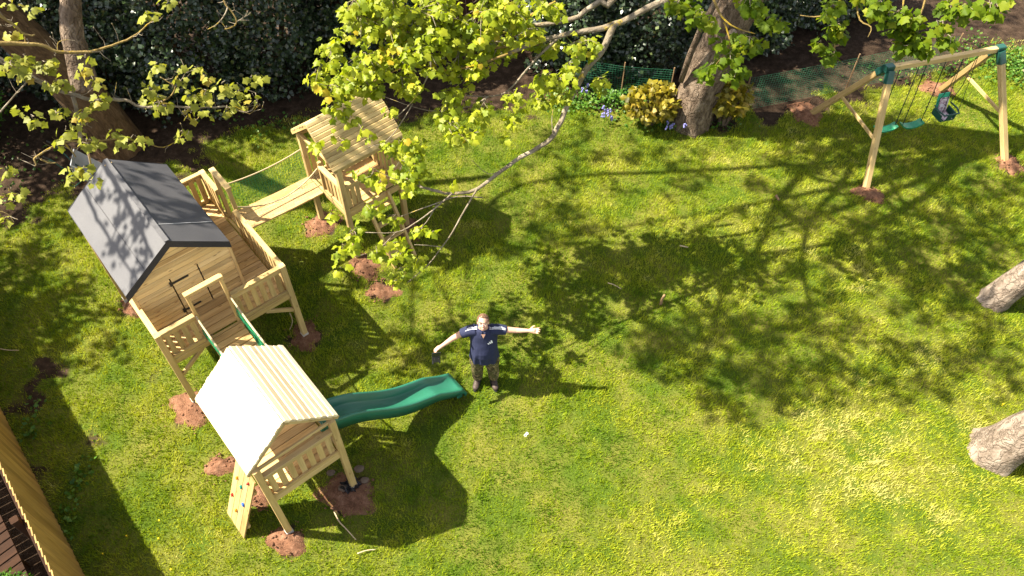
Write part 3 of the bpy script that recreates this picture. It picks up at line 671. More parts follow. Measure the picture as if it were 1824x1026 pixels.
# ------------------------------------------------------------------ standing man (faces the drone, local -y is forward)
PO = Vector((-.385, 6.37, 0))
man = thing('person', 'man in navy polo shirt and camouflage trousers standing with both arms spread wide', 'person', PO, 0); man.scale = (1, .96, .94)
HT = Matrix.Rotation(rad(-34), 3, 'X') @ Matrix.Scale(.92, 3); HC = Vector((0, -.032, 1.655))
def hp(x, y, z): return HC+HT @ Vector((x, y, z))
def hand(mb, wrist, d, palm_n, fl, curl):
    d = Vector(d).normalized(); n = Vector(palm_n).normalized(); s = d.cross(n).normalized(); wrist = Vector(wrist)
    mb.tube([wrist-d*.03, wrist+d*.01, wrist+d*.045, wrist+d*.085], [.026, .028, .03, .028], 10)
    for k in (-1, 0, 1): mb.tube([wrist+d*.015+s*k*.014, wrist+d*.09+s*k*.026], [.017, .016], 8)
    for k, L in enumerate((.070, .080, .075, .056)):
        o = wrist+d*.085+s*(k-1.5)*.0205; pts = [o]; dd = (d+s*(k-1.5)*.10).normalized(); seg = L/3
        for j in range(3):
            dd = (dd+n*curl*(j+1)*.33*(1+.12*k)).normalized(); pts.append(pts[-1]+dd*seg)
        mb.tube([pts[0]-d*.03]+pts, [.0105, .0102, .0097, .0088, .0070], 7)
    o = wrist+d*.03-s*.026; t1 = (d*.6-s*.8+n*.25).normalized(); t2 = (d*.9-s*.35+n*.35*curl*2).normalized()
    mb.tube([wrist+d*.01-s*.008, o+t1*.02, o+t1*.045, o+t1*.045+t2*.032], [.017, .0145, .012, .0085], 7)
mb = MB()
mb.ell(hp(0, .012, .03), .078, .098, .092, 18, 12, HT); mb.ell(hp(0, -.018, -.035), .066, .078, .088, 16, 10, HT); mb.ell(hp(0, -.052, -.088), .036, .032, .03, 12, 8, HT)
mb.ell(hp(0, -.098, -.018), .013, .022, .026, 10, 6, HT); mb.ell(hp(0, -.112, -.030), .017, .014, .013, 10, 6, HT); mb.ell(hp(0, -.084, .028), .055, .014, .012, 12, 6, HT)
for s_ in (-1, 1):
    mb.ell(hp(s_*.079, .012, -.008), .012, .022, .034, 8, 6, HT); mb.ell(hp(s_*.038, -.07, -.045), .022, .02, .02, 8, 6, HT)
mb.tube([(0, .012, 1.40), (0, .0, 1.52), hp(0, .02, -.05)], [.066, .060, .06], 14)
mb.loft([((0, .01, 1.05), .15, .11), ((0, .01, 1.3), .16, .11), ((0, .01, 1.44), .12, .08), ((0, .005, 1.49), .07, .06)])
LA = [(.17, .01, 1.425), (.30, .015, 1.405), (.45, .02, 1.385), (.62, .0, 1.41)]
RA_ = [(-.17, .01, 1.42), (-.29, -.0, 1.34), (-.43, -.04, 1.25), (-.575, -.13, 1.19)]
for A in (LA, RA_): mb.tube(A, [.056, .049, .041, .026], 12)
hand(mb, LA[-1], (1, -.05, .06), (0, -.5, .8), 1, .22); hand(mb, RA_[-1], (-.80, -.45, -.25), (.25, -.35, -.9), 1, .95)
body = voxel(mb, 'body', M['skin'], man, .0055, 5)
mb = MB()
for i in range(520):
    a = random.uniform(0, 6.283); zz = random.uniform(-.25, 1); rr = math.sqrt(max(0, 1-zz*zz)); q = Vector((.082*rr*math.cos(a), .012+.104*rr*math.sin(a), .03+.100*zz))
    if q.y < -.03 and q.z < .100-.0*abs(q.x): continue
    if q.y < .02 and q.z < .02: continue
    if q.z < -.02 and q.y < .05: continue
    mb.ell(hp(*q), .009, .014, .006, 6, 4, HT @ Matrix.Rotation(random.uniform(0, 3), 3, 'Z'))
mb.build('hair', M['hair'], man, True)
eye = plain('eye', (.06, .05, .05), .2, .6, .1); lips = plain('lips', (.42, .17, .14), .5, .3, .1); teeth = plain('teeth', (.7, .66, .6), .4, .4, .05); lens = plain('spectacle_wire', (.30, .29, .28), .25, .7, .05)
for s_ in (-1, 1):
    MB().ell(hp(s_*.033, -.088, .006), .012, .006, .005, 8, 6, HT).build('eye', eye, man, True)
    MB().tube([hp(s_*.015, -.093, .028), hp(s_*.035, -.095, .034), hp(s_*.056, -.08, .028)], [.004, .005, .003], 6).build('eyebrow', M['hair'], man)
MB().tube([hp(-.027, -.088, -.062), hp(-.013, -.097, -.069), hp(0, -.099, -.071), hp(.013, -.097, -.069), hp(.027, -.088, -.062)], [.003, .006, .007, .006, .003], 7).build('mouth', lips, man, True)
MB().tube([hp(-.016, -.0985, -.0665), hp(0, -.103, -.068), hp(.016, -.0985, -.0665)], [.002, .0035, .002], 6).build('teeth', teeth, man, True)
g_ = MB()
for s_ in (-1, 1):
    g_.tube([hp(s_*.034+.022*math.cos(a), -.105+.010*abs(math.cos(a))*(1 if math.cos(a)*s_ > 0 else .2), .003+.015*math.sin(a)) for a in [k*math.pi/7 for k in range(15)]], .0014, 5)
    g_.tube([hp(s_*.056, -.096, .006), hp(s_*.08, -.05, .008), hp(s_*.083, .01, .004)], .0015, 5)
g_.tube([hp(-.012, -.108, .005), hp(.012, -.108, .005)], .0014, 5); g_.build('glasses', lens, man)
# polo shirt
mb = MB(); n = 28; rings = [(.79, .205, .155, -.045), (.86, .20, .158, -.045), (.95, .195, .165, -.045), (1.04, .192, .165, -.035), (1.14, .19, .150, -.02), (1.25, .19, .132, -.005), (1.36, .185, .118, .005), (1.42, .165, .10, .01), (1.465, .11, .078, .01), (1.49, .075, .066, .008)]
vs = []
for z, rx, ry, yo in rings:
    for k in range(n):
        a = 2*math.pi*k/n; fold = 1+(.085*math.sin(a*8+1.3)+.045*math.sin(a*13))*max(0, (1.08-z)/.29)+.03*math.sin(a*5+z*16)*max(0, 1-abs(z-1.15)/.25)
        vs.append((rx*math.cos(a)*fold, yo+ry*math.sin(a)*fold, z+.012*math.sin(a*3)*(z < .9)-.03*(z < .8)*(math.sin(a) < -.3)))
m = len(rings); fs = [(i*n+k, i*n+(k+1) % n, (i+1)*n+(k+1) % n, (i+1)*n+k) for i in range(m-1) for k in range(n)]+[tuple(range(n-1, -1, -1)), tuple((m-1)*n+k for k in range(n))]
mb.add(vs, fs)
mb.tube([(.10, .01, 1.415), (.20, .012, 1.42), (.31, .016, 1.395)], [.09, .082, .072], 14); mb.tube([(-.10, .01, 1.41), (-.19, .005, 1.39), (-.30, -.0, 1.325)], [.09, .082, .072], 14)
shirt = voxel(mb, 'polo_shirt', M['shirt'], man, .009, 3)
c = MB(); nn = 22; rr = []
for k in range(nn+1):
    a = -math.pi/2+.28+(2*math.pi-.56)*k/nn; rr.append((.074*math.cos(a), .004+.072*math.sin(a)-.012*(math.sin(a) < -.4), 1.478+.018*math.sin(a)))
c.tube(rr, .013, 6); c.tube([rr[0], (.028, -.098, 1.415), (.012, -.108, 1.385)], [.013, .014, .006], 6); c.tube([rr[-1], (-.028, -.098, 1.415), (-.012, -.108, 1.385)], [.013, .014, .006], 6); c.build('collar', M['shirt'], shirt)
MB().add([(-.030, -.098, 1.452), (.030, -.098, 1.452), (.0, -.119, 1.375)], [(0, 2, 1)]).build('open_neck', M['skin'], shirt)
st = MB()
for A in ([(.085, .0, 1.492), (.15, .0, 1.500), (.22, .003, 1.496), (.30, .008, 1.466)], [(-.085, .0, 1.490), (-.15, -.0, 1.486), (-.21, -.0, 1.465), (-.285, -.004, 1.405)]):
    for k in (-1, 0, 1): MB().tube([(p[0], p[1]+k*.018-.012, p[2]-.0025*abs(k)-(.004 if k < 0 else 0)) for p in A], .0055, 5).build('shoulder_stripe', M['white'], shirt)
lg = MB()                               # three slanted bars on the chest
for k, hh in enumerate((.022, .042, .062)):
    x = .065+k*.022; y = -.142+.012*k; lg.add([(x, y, 1.255), (x+.0195, y+.007, 1.255), (x+.0195-.012, y+.010, 1.255+hh), (x-.012, y+.003, 1.255+hh)], [(0, 1, 2, 3)])
lg.build('chest_emblem', M['white'], shirt)
# trousers, boots
mb = MB(); mb.loft([((0, -.01, .72), .19, .13), ((0, -.015, .80), .185, .14), ((0, -.015, .92), .175, .135)], 18)
for s_, fx in ((-1, -.115), (1, .122)):
    mb.tube([(s_*.092, -.01, .80), (s_*.105, -.015, .66), (s_*.108, -.02, .47), (fx, -.0, .30), (fx, .005, .12)], [.115, .108, .092, .088, .078], 16)
    mb.ell((s_*.185, -.01, .62), .035, .07, .085, 10, 6); mb.ell((s_*.17, -.0, .80), .035, .07, .06, 8, 6)
voxel(mb, 'trousers', M['camo'], man, .010, 3)
for s_, fx, yaw in ((-1, -.115, .16), (1, .122, -.18)):
    Rz = Matrix.Rotation(-yaw*1.2, 3, 'Z'); b = MB(); f = lambda y, z, x=0: Vector((fx, 0, 0))+Rz @ Vector((x, y, z))
    b.tube([f(.01, .18), f(.01, .09)], [.058, .060], 12); b.ell(f(.02, .052), .05, .062, .05, 12, 8, Rz); b.ell(f(-.06, .048), .048, .10, .045, 12, 8, Rz); b.ell(f(-.13, .042), .05, .065, .040, 12, 8, Rz)
    bt = voxel(b, 'boot', M['boot'], man, .008, 3)
    so_ = MB(); rg = []
    for z in (0.0, .022): rg += [f(-.05+.16*math.sin(2*math.pi*k/18), z, (.052+.008*math.sin(2*math.pi*k/18-.6))*math.cos(2*math.pi*k/18)) for k in range(18)]
    so_.add(rg, [(k, (k+1) % 18, 18+(k+1) % 18, 18+k) for k in range(18)]+[tuple(range(17, -1, -1)), tuple(range(18, 36))]); so_.build('sole', M['black'], bt)
ctl = thing('drone_controller', 'black handheld drone controller held in the hand of the standing man', 'controller', PO+Vector((-.655, -.25, .985)), 0)
ctl.rotation_euler = (rad(-25), rad(8), rad(15))
mb = MB(); mb.plank((0, 0, -.045), (0, 0, .045), .115, .036, (0, 1, 0), .3)
for s_ in (-1, 1): mb.tube([(s_*.042, -.005, -.035), (s_*.050, -.012, -.068)], [.018, .013], 8)
mb.build('shell', M['black'], ctl)
mb = MB().plank((0, -.012, .048), (0, -.030, .115), .125, .011, (0, 1, .2), .25); mb.build('screen', plain('dark_screen', (.012, .014, .018), .15, .6, .1), ctl)
for s_ in (-1, 1): MB().tube([(s_*.03, -.016, .012), (s_*.03, -.036, .012)], [.006, .009], 8).build('stick', M['metal'], ctl)

# ------------------------------------------------------------------ leaves
HALF = [(0, 0), (.22, -.12), (.52, .04), (.41, .24), (.64, .52), (.36, .64), (0, 1.02)]
OUT = np.array(HALF+[(-x, y) for x, y in HALF[-2:0:-1]]); LV = np.vstack([OUT, [(0, .36)]]); LT = np.array([(12, i, (i+1) % 12) for i in range(12)])
DIA = np.array([(0, 0), (.42, .5), (0, 1.0), (-.42, .5)]); DT = np.array([(0, 1, 2), (0, 2, 3)])
def unit(a): return a/np.maximum(np.linalg.norm(a, axis=-1, keepdims=True), 1e-9)
def leaves(name, P, D, N, size, mat, parent, rnd, full=True, fold=.22):
    LVx, T = (LV, LT) if full else (DIA, DT); P, D, N = map(np.asarray, (P, D, N)); n = len(P)
    D = unit(D); N = unit(N-D*np.sum(N*D, 1, keepdims=True)); X = np.cross(D, N); size = np.asarray(size)[:, None, None]
    lx = LVx[None, :, 0, None]; ly = LVx[None, :, 1, None]
    rr = rng.normal(.1, .28, (n, 1, 1)) if full else 0
    V = P[:, None]+size*(X[:, None]*lx+D[:, None]*ly-N[:, None]*((fold+rr)*np.abs(lx)+.16*ly**2+(.06*np.sin(ly*9+lx*7) if full else 0)))
    k = V.shape[1]; TT = (np.arange(n)[:, None, None]*k+T[None]).reshape(-1, 3)
    return np_mesh(name, V.reshape(-1, 3), TT, np.repeat(rnd, k), mat, parent)
def rosettes(tips, per=(4, 7), size=(.085, .135), outdir=None):
    P = []; D = []; N = []; Sz = []; R = []
    for t in tips:
        a0 = random.random()*6.28; m = random.randint(*per); tone = random.gauss(.45, .17)
        for k in range(m):
            a = a0+6.28*k/m+random.gauss(0, .3); d = np.array([math.cos(a), math.sin(a), random.gauss(-.35, .35)])
            d[1] -= .25                 # shoots hang and turn to the light of the clearing
            d /= np.linalg.norm(d); P.append(np.array(t)+d*random.uniform(.02, .085)+np.array([0, 0, random.gauss(0, .02)]))
            D.append(d+np.array([0, 0, -.25])); N.append(np.array([random.gauss(-.25, .6), random.gauss(-.1, .6), 1])); Sz.append(random.uniform(*size)); R.append(min(1, max(0, tone+random.gauss(0, .16))))
    return P, D, N, Sz, R
class Foliage:
    def __init__(s, mat): s.mat = mat; s.d = ([], [], [], [], [])
    def add(s, r):
        for a, b in zip(s.d, r): a.extend(b)
    def build(s, name, parent): return leaves(name, s.d[0], s.d[1], s.d[2], s.d[3], s.mat, parent, np.array(s.d[4]))
def clump(fol, twigs, u, v, r, D, dens=1.0, per=(4, 7), size=(.085, .135), dz=.16):
    n = max(1, int(round((r/10.5)**2*dens))); tips = []
    for _ in range(n):
        a = random.random()*6.283; q = math.sqrt(random.random())*max(0, r-7)*1.05; p = RAY(u+q*math.cos(a), v+q*math.sin(a)*.9-2, D+random.gauss(0, dz)); tips.append(p)
    c = RAY(u, v-r*.3, D)
    for t in tips: 
        if (t-c).length > .03: twigs.tube([c, (c+t)/2+Vector((random.gauss(0, .02), random.gauss(0, .02), .02)), t], [.005, .004, .0025], 4)
    fol.add(rosettes(tips, per, size)); return tips
def limb(mb, pts, r0, r1, n=9, jit=.012):
    pts = [Vector(p) for p in pts]; out = []       # Catmull-Rom through the points
    for i in range(len(pts)-1):
        a, b, c, d = pts[max(i-1, 0)], pts[i], pts[i+1], pts[min(i+2, len(pts)-1)]
        k = max(3, int((c-b).length/.10)); k = min(k, 14)
        for j in range(k):
            t = j/k; out.append(.5*((2*b)+(c-a)*t+(2*a-5*b+4*c-d)*t*t+(3*b-a-3*c+d)*t**3)+Vector((random.gauss(0, jit), random.gauss(0, jit), random.gauss(0, jit)))*min(1, r0*12))
    out.append(pts[-1]); m = len(out)
    mb.tube(out, [r0+(r1-r0)*(i/(m-1))**.8 for i in range(m)], n, None, True, .07); return out
def pxlimb(mb, pp, D, r0, r1, n=8, slope=0.0):
    return limb(mb, [RAY(u, v, D+slope*i) for i, (u, v) in enumerate(pp)], r0, r1, n, .006)
def trunk(name, parent, pts, rs, mat, flare=.5, nseg=30, bumps=.10, sc=1.0):
    mb = MB(); pts = [Vector(p) for p in pts]; out = []; R = []
    for i in range(len(pts)-1):
        k = max(2, int((pts[i+1]-pts[i]).length/.09))
        for j in range(k): out.append(pts[i].lerp(pts[i+1], j/k)); R.append(rs[i]+(rs[i+1]-rs[i])*j/k)
    out.append(pts[-1]); R.append(rs[-1]); vs = []; lc = []; z0 = out[0].z; ln = 0
    for i, (p, r) in enumerate(zip(out, R)):
        if i: ln += (p-out[i-1]).length
        for k in range(nseg):
            a = 2*math.pi*k/nseg; fl = 1+flare*math.exp(-ln/.22)*(.65+.55*math.sin(a*4+.7)*.6+.2*math.sin(a*7))
            b = 1+bumps*((float(vnoise(a*3*sc, ln*1.1*sc, 71, 1.3))-.5)+.6*(float(vnoise(a*9*sc, ln*2.2*sc, 72, 1.2))-.5))*(1 if 0 < k < nseg-1 else .6)
            rr = r*fl*b; vs.append((p.x+math.cos(a)*rr, p.y+math.sin(a)*rr, p.z)); lc.append((math.cos(a)*r, math.sin(a)*r, ln))
    m = len(out); fs = [(i*nseg+k, i*nseg+(k+1) % nseg, (i+1)*nseg+(k+1) % nseg, (i+1)*nseg+k) for i in range(m-1) for k in range(nseg)]+[tuple((m-1)*nseg+k for k in range(nseg))]
    mb.add(vs, fs, lc, .5); return mb.build(name, mat, parent, True)

LIT = set()                              # ground cells the outer crowns skip, so man and hanging leaves stay sunlit
def shcell(p): return (p[0]+.80*p[2], p[1]-.085*p[2])
def mark(pts, m=1):
    for p in pts:
        x, y = shcell(p); i, j = int(math.floor(x/.25)), int(math.floor(y/.25))
        for a in range(-m, m+1):
            for b in range(-m, m+1): LIT.add((i+a, j+b))
SH = Vector((-.80, .085, 1.0))          # per metre of height, back along the shadow
def inframe(p, m=22):
    u, v, d = PIX(p); return d > .2 and -m < u < 1824+m and -m < v < 1026+m
def canopy(name, parent, blobs, mat, h0=6.0, h1=8.5, size=.15, dens=1.0):
    """crown of a tree standing above or beside the view; each blob: where its shade lies, and its radius"""
    P = []; cen = []
    for (t, r) in blobs:
        h = random.uniform(h0, h1); c = Vector(t)+SH*h; k = 0
        while (inframe(c+Vector((0, -r*.8, -r*.35)), 10) or inframe(c+Vector((r*.8, 0, -r*.3)), 10)) and k < 14: h += .4; k += 1; c = Vector(t)+SH*h
        if inframe(c, 0): continue
        cen.append(c)
        ns = max(2, int(r*r*34*dens))
        for _ in range(ns):
            o = rng.normal(0, 1, 3); o = o/np.linalg.norm(o)*r*rng.random()**.45*np.array([1, 1, .55])
            # keep each spray above the picture edge
            q = np.array(c)+o; P.append(q+rng.normal(0, .085, (rng.integers(7, 15), 3))*np.array([1.15, 1.15, .6]))
    P = np.concatenate(P); ok = np.array([not inframe(p, 8) and (int(math.floor((p[0]+.8*p[2])/.25)), int(math.floor((p[1]-.085*p[2])/.25))) not in LIT for p in P]); P = P[ok]; n = len(P)
    D = rng.normal(0, 1, (n, 3)); D[:, 2] = D[:, 2]*.4-.25; N = rng.normal(0, .45, (n, 3)); N[:, 2] = 1
    leaves(name, P, D, N, rng.uniform(size*.75, size*1.2, n), mat, parent, rng.random(n), False); return cen

# ---- big sycamore by the swing
syc = thing('sycamore_tree', 'big sycamore with thick pale trunk between golden shrubs and bright overhanging leaves', 'tree', (0, 0, 0))
TB = Vector((3.40, 12.25, 0))
trunk('trunk', syc, [TB+Vector((0, 0, -.1)), TB+Vector((.05, .02, .6)), TB+Vector((.22, .08, 1.5)), TB+Vector((.48, .15, 2.6)), TB+Vector((.62, .2, 4.2)), TB+Vector((.5, .1, 7.0)), TB+Vector((.3, 0, 9.5))], [.40, .385, .36, .345, .31, .2, .06], M['bark'], .22)
tw_ = MB(); tw_.tube([TB+Vector((-.33, -.05, 1.0)), TB+Vector((-.30, -.16, 1.6)), TB+Vector((-.22, -.2, 2.2)), TB+Vector((.05, -.1, 3.0))], [.05, .055, .05, .05], 8, None, True, .08); tw_.build('side_stem', M['bark'], syc, True)
MB().ell(TB+Vector((.32, -.27, 2.1)), .10, .05, .17, 12, 8).build('pruning_scar', M['barkpale'], syc, True)
A = [(1200, -12), (1180, 0), (1140, 22), (1092, 45), (1045, 55), (1000, 62), (950, 78), (905, 96)]
B = [(1092, 45), (1075, 85), (1040, 130), (1012, 185), (987, 240), (960, 262), (928, 280), (895, 302), (850, 336), (805, 345), (770, 338), (748, 332)]
Cc = [(1100, -10), (1070, 2), (1030, 30), (992, 40), (950, 45)]
topj = TB+Vector((.6, .1, 6.0))
def syc_branch(pp, D, r0, r1, mat, slope=0, root=None):
    D += .95 if D < 11.2 else 0
    mb = MB(); pts = [RAY(u, v, D+slope*i) for i, (u, v) in enumerate(pp)]
    if root is not None: pts = [root, (root*.45+pts[0]*.55)+Vector((0, 0, .5))]+pts
    limb(mb, pts, r0, r1, 10, .006); mb.build('branch', M[mat], syc, True)
syc_branch(A, 10.6, .095, .026, 'branch', -.06, topj); syc_branch(B, 10.42, .05, .016, 'branch', -.05)
syc_branch(Cc, 10.9, .085, .028, 'branch', -.06, topj+Vector((0, 0, .4)))
for pp, D, r0, r1, mt in [([(990, 5), (955, 22), (930, 38), (905, 55), (880, 62)], 10.9, .032, .012, 'lichen'), ([(1000, 62), (975, 85), (950, 110), (925, 140), (900, 165), (870, 172), (830, 170)], 10.3, .022, .007, 'branch'),
 ([(850, 336), (830, 370), (805, 415), (787, 440), (762, 472), (726, 503)], 9.9, .014, .005, 'branch'), ([(787, 440), (760, 437), (738, 436)], 9.82, .008, .004, 'branch'), ([(805, 345), (770, 375), (735, 400), (705, 414), (650, 414)], 9.9, .013, .005, 'branch'),
 ([(705, 414), (672, 445), (632, 457)], 9.85, .008, .004, 'branch'), ([(860, 352), (815, 350), (778, 362), (715, 385)], 9.95, .010, .005, 'branch'), ([(779, 362), (760, 395), (742, 412)], 9.9, .007, .003, 'branch'),
 ([(960, 78), (920, 80), (880, 85), (850, 78)], 10.4, .026, .01, 'lichen'), ([(905, 96), (850, 115), (800, 125), (768, 120), (725, 118), (665, 145)], 10.1, .018, .006, 'lichen'), ([(768, 120), (755, 150), (735, 180), (700, 215)], 10.0, .012, .005, 'branch'),
 ([(870, 172), (835, 190), (780, 198), (735, 190), (680, 170)], 10.1, .011, .004, 'branch'), ([(735, 185), (720, 210), (690, 250), (655, 262)], 10.0, .009, .004, 'branch'), ([(985, 240), (983, 215), (985, 195)], 10.1, .008, .004, 'branch'),
 ([(895, 302), (870, 310), (840, 285)], 10.0, .007, .003, 'branch'), ([(748, 332), (740, 300), (715, 285)], 9.8, .008, .004, 'branch'), ([(850, 78), (800, 70), (740, 60), (680, 50), (630, 20)], 10.3, .014, .005, 'branch'), ([(800, 70), (760, 40), (745, 25)], 10.3, .011, .005, 'branch'),
 ([(748, 332), (700, 318), (650, 292)], 9.8, .007, .003, 'branch')]:
    syc_branch(pp, D, r0, r1, mt, -.03)
fol = Foliage(M['leaf']); twg = MB()
MASS = [(590, 95, 30), (620, 150, 34), (655, 110, 40), (640, 40, 42), (690, 50, 46), (745, 35, 55), (800, 45, 50), (860, 35, 46), (915, 25, 38), (700, 110, 44), (760, 95, 46), (820, 95, 46), (880, 85, 40), (932, 62, 34), (600, 190, 24), (655, 155, 26), (850, 118, 26), (716, 148, 30), (780, 10, 40), (870, 0, 36), (690, 5, 40), (630, 8, 30), (960, 8, 20),
 (571, 128, 30), (587, 160, 26), (618, 205, 22), (567, 256, 15), (606, 252, 16), (643, 228, 11), (661, 245, 10), (687, 260, 9), (715, 258, 30), (752, 265, 22), (727, 292, 38), (740, 160, 18), (806, 172, 26), (797, 202, 28), (800, 226, 28), (821, 245, 22), (846, 243, 22), (864, 187, 24), (857, 203, 24), (914, 172, 20), (917, 200, 22), (914, 222, 12), (958, 184, 18), (976, 140, 28), (1003, 150, 22), (1002, 175, 18), (1014, 118, 18), (1039, 82, 32), (1068, 148, 18), (976, 82, 22), (935, 60, 30), (986, 19, 24), (824, 128, 24), (645, 50, 20),
 (720, 325, 26), (738, 315, 20), (664, 315, 22), (639, 309, 12), (680, 322, 14), (664, 368, 17), (698, 390, 22), (626, 415, 20), (612, 447, 20), (637, 440, 14), (606, 478, 8), (676, 443, 22), (706, 440, 20), (714, 458, 22), (751, 412, 18), (766, 418, 12), (745, 467, 18), (712, 482, 18), (706, 504, 14), (592, 384, 8), (830, 150, 14), (697, 195, 14), (900, 245, 6), (805, 330, 5)]
for u, v, r in MASS:
    D = 11.15-.0012*max(0, v-60)+random.gauss(0, .14); clump(fol, twg, u, v, r, D, 1.0 if v > 180 else 1.35, (4, 7), (.064, .108), .2)
fol.build('crown', syc); mark(fol.d[0], 0); mark([PO+Vector((x*.1, 0, z)) for x in range(-7, 9) for z in (1.1, 1.3, 1.5, 1.7)]); mark([PO+Vector((0, 0, z*.1)) for z in range(0, 18)])
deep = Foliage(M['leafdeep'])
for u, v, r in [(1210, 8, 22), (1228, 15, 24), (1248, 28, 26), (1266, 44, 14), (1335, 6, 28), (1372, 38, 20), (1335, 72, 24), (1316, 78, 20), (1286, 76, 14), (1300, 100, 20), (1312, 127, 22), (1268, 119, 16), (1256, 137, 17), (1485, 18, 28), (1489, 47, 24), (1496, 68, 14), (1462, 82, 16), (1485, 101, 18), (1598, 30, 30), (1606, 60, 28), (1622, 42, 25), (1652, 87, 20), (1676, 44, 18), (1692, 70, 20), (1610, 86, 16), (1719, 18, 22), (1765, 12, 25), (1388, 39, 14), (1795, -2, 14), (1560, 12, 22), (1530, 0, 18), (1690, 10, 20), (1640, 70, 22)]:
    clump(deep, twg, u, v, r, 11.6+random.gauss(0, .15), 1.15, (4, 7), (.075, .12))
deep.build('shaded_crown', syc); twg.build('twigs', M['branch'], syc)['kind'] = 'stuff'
for pp, D, r0, r1 in [([(1268, -8), (1286, 30), (1312, 50), (1345, 60)], 11.6, .02, .007), ([(1500, -6), (1480, 22), (1450, 30), (1425, 27)], 11.6, .014, .005), ([(1525, -6), (1531, 35), (1552, 48), (1546, 66)], 11.6, .014, .005), ([(1650, -8), (1640, 25), (1620, 50)], 11.6, .016, .006), ([(1290, 40), (1300, 80), (1275, 115)], 11.7, .014, .006), ([(1480, -5), (1486, 40), (1487, 90)], 11.6, .012, .005), ([(1610, -5), (1606, 40), (1605, 80)], 11.6, .012, .005)]:
    syc_branch(pp, D, r0, r1, 'lichen', 0)
SHADE = [(930, 405, .9), (1000, 425, .8), (1090, 440, .7), (1170, 455, .6), (880, 460, .5), (1020, 475, .5), (850, 420, .5), (1250, 485, .6), (1290, 520, .65), (1225, 545, .6), (1150, 560, .55), (1200, 605, .6), (1300, 590, .75), (1375, 600, .65), (1140, 645, .5), (1225, 650, .5), (1330, 660, .65), (1405, 680, .55), (1290, 715, .5), (1345, 748, .35), (1440, 708, .45), (1490, 720, .35),
 (1430, 480, .5), (1500, 560, .5), (1560, 600, .5), (1600, 480, .8), (1700, 450, .85), (1790, 470, .75), (1640, 540, .6), (1750, 650, .55), (1690, 640, .45), (1580, 660, .45), (1810, 600, .5), (1650, 690, .35), (1400, 250, .9), (1480, 265, .9), (1560, 280, .9), (1650, 290, .75), (1720, 315, .75), (1640, 215, .6), (1520, 215, .9), (1450, 225, .8), (1800, 340, .7), (1600, 385, .75), (1500, 400, .65), (1690, 390, .75), (1780, 400, .6), (1360, 215, .8),
 (1250, 285, .4), (1190, 300, .4), (1150, 260, .3), (1255, 330, .45), (1000, 335, .4), (930, 300, .35), (1085, 335, .3), (740, 545, .35), (720, 600, .22), (905, 640, .42), (960, 645, .35), (1040, 590, .35), (990, 600, .25), (690, 520, .4), (640, 500, .45), (610, 560, .3), (880, 620, .25), (1100, 660, .25), (1180, 690, .3),
 (1380, 120, 1.1), (1450, 90, 1.3), (1520, 70, 1.1), (1600, 55, .8), (1550, 20, 1.3), (1700, 15, .8), (1300, 80, 1.1), (1240, 150, .8), (1100, 120, .6), (850, 150, 1.1), (760, 180, .8), (700, 150, 1.1), (950, 120, 1.1), (1000, 60, 1.2), (1780, 10, .8), (1340, 170, .8), (1200, 60, 1.0), (900, 60, 1.3), (750, 60, 1.3), (560, 120, 1.2), (1750, 90, .35), (1680, 120, .4), (1400, 170, .7), (1480, 150, .6), (1560, 120, .5), (1350, 60, .9), (1420, 30, .9), (880, 400, .5), (960, 440, .6), (1050, 460, .5), (830, 470, .35), (1120, 500, .4), (1060, 410, .5), (1150, 420, .5)]
DAP = []
for _ in range(170):
    u, v = random.uniform(960, 1830), random.uniform(225, 730)
    if v > 560+.0*u and u > 1500 and random.random() < .6: continue
    if v > 600 and u < 1130: continue
    DAP.append((u, v, random.uniform(.14, .34)))
for _ in range(34): DAP.append((random.uniform(1400, 1835), random.uniform(370, 690), random.uniform(.2, .42)))
for _ in range(25): DAP.append((random.uniform(1120, 1420), random.uniform(500, 720), random.uniform(.15, .3)))
cen = canopy('outer_crown', syc, [(G(u, v), r) for u, v, r in SHADE+DAP], M['leafdeep'], 8.0, 11.5, .125, .68)
for pp, h, r0, r1 in [([(1520, 250), (1437, 304), (1386, 358), (1358, 429), (1304, 495), (1287, 527), (1260, 620), (1238, 658), (1184, 683)], 7.2, .10, .03), ([(1560, 260), (1495, 331), (1446, 391), (1429, 462), (1438, 527), (1451, 571)], 7.0, .085, .03), ([(1386, 355), (1309, 375), (1240, 410), (1180, 440), (1060, 430)], 7.2, .05, .02), ([(1480, 340), (1580, 350), (1700, 400)], 7.0, .05, .02), ([(1437, 304), (1540, 330), (1600, 300)], 7.1, .07, .03), ([(1560, 260), (1600, 345), (1650, 480)], 7.0, .06, .02),
 ([(930, 330), (830, 460), (740, 500), (735, 590), (700, 640)], 7.4, .05, .02), ([(830, 460), (800, 540), (830, 600)], 7.4, .03, .012)]:
    mb = MB(); pts = [G(u, v)+SH*h for u, v in pp]
    for k in range(5):                   # side shoots
        a = random.choice(pts[1:]); d = Vector((random.gauss(0, 1), random.gauss(0, 1), random.gauss(0, .3))).normalized(); L = random.uniform(.5, 1.3); e = a+d*L; m_ = a+d*L*.5+Vector((random.gauss(0, .12), random.gauss(0, .12), 0))
        if not (inframe(e) or inframe(m_)): limb(mb, [a, m_, e], .022, .008, 6, .01)
    limb(mb, [TB+Vector((.5, .1, 7.2)), ((TB+Vector((.5, .1, 7.2)))*.5+pts[0]*.5)+Vector((0, 0, .4))]+pts, r0*1.25, r1, 9, .01); mb.build('branch', M['branch'], syc, True)

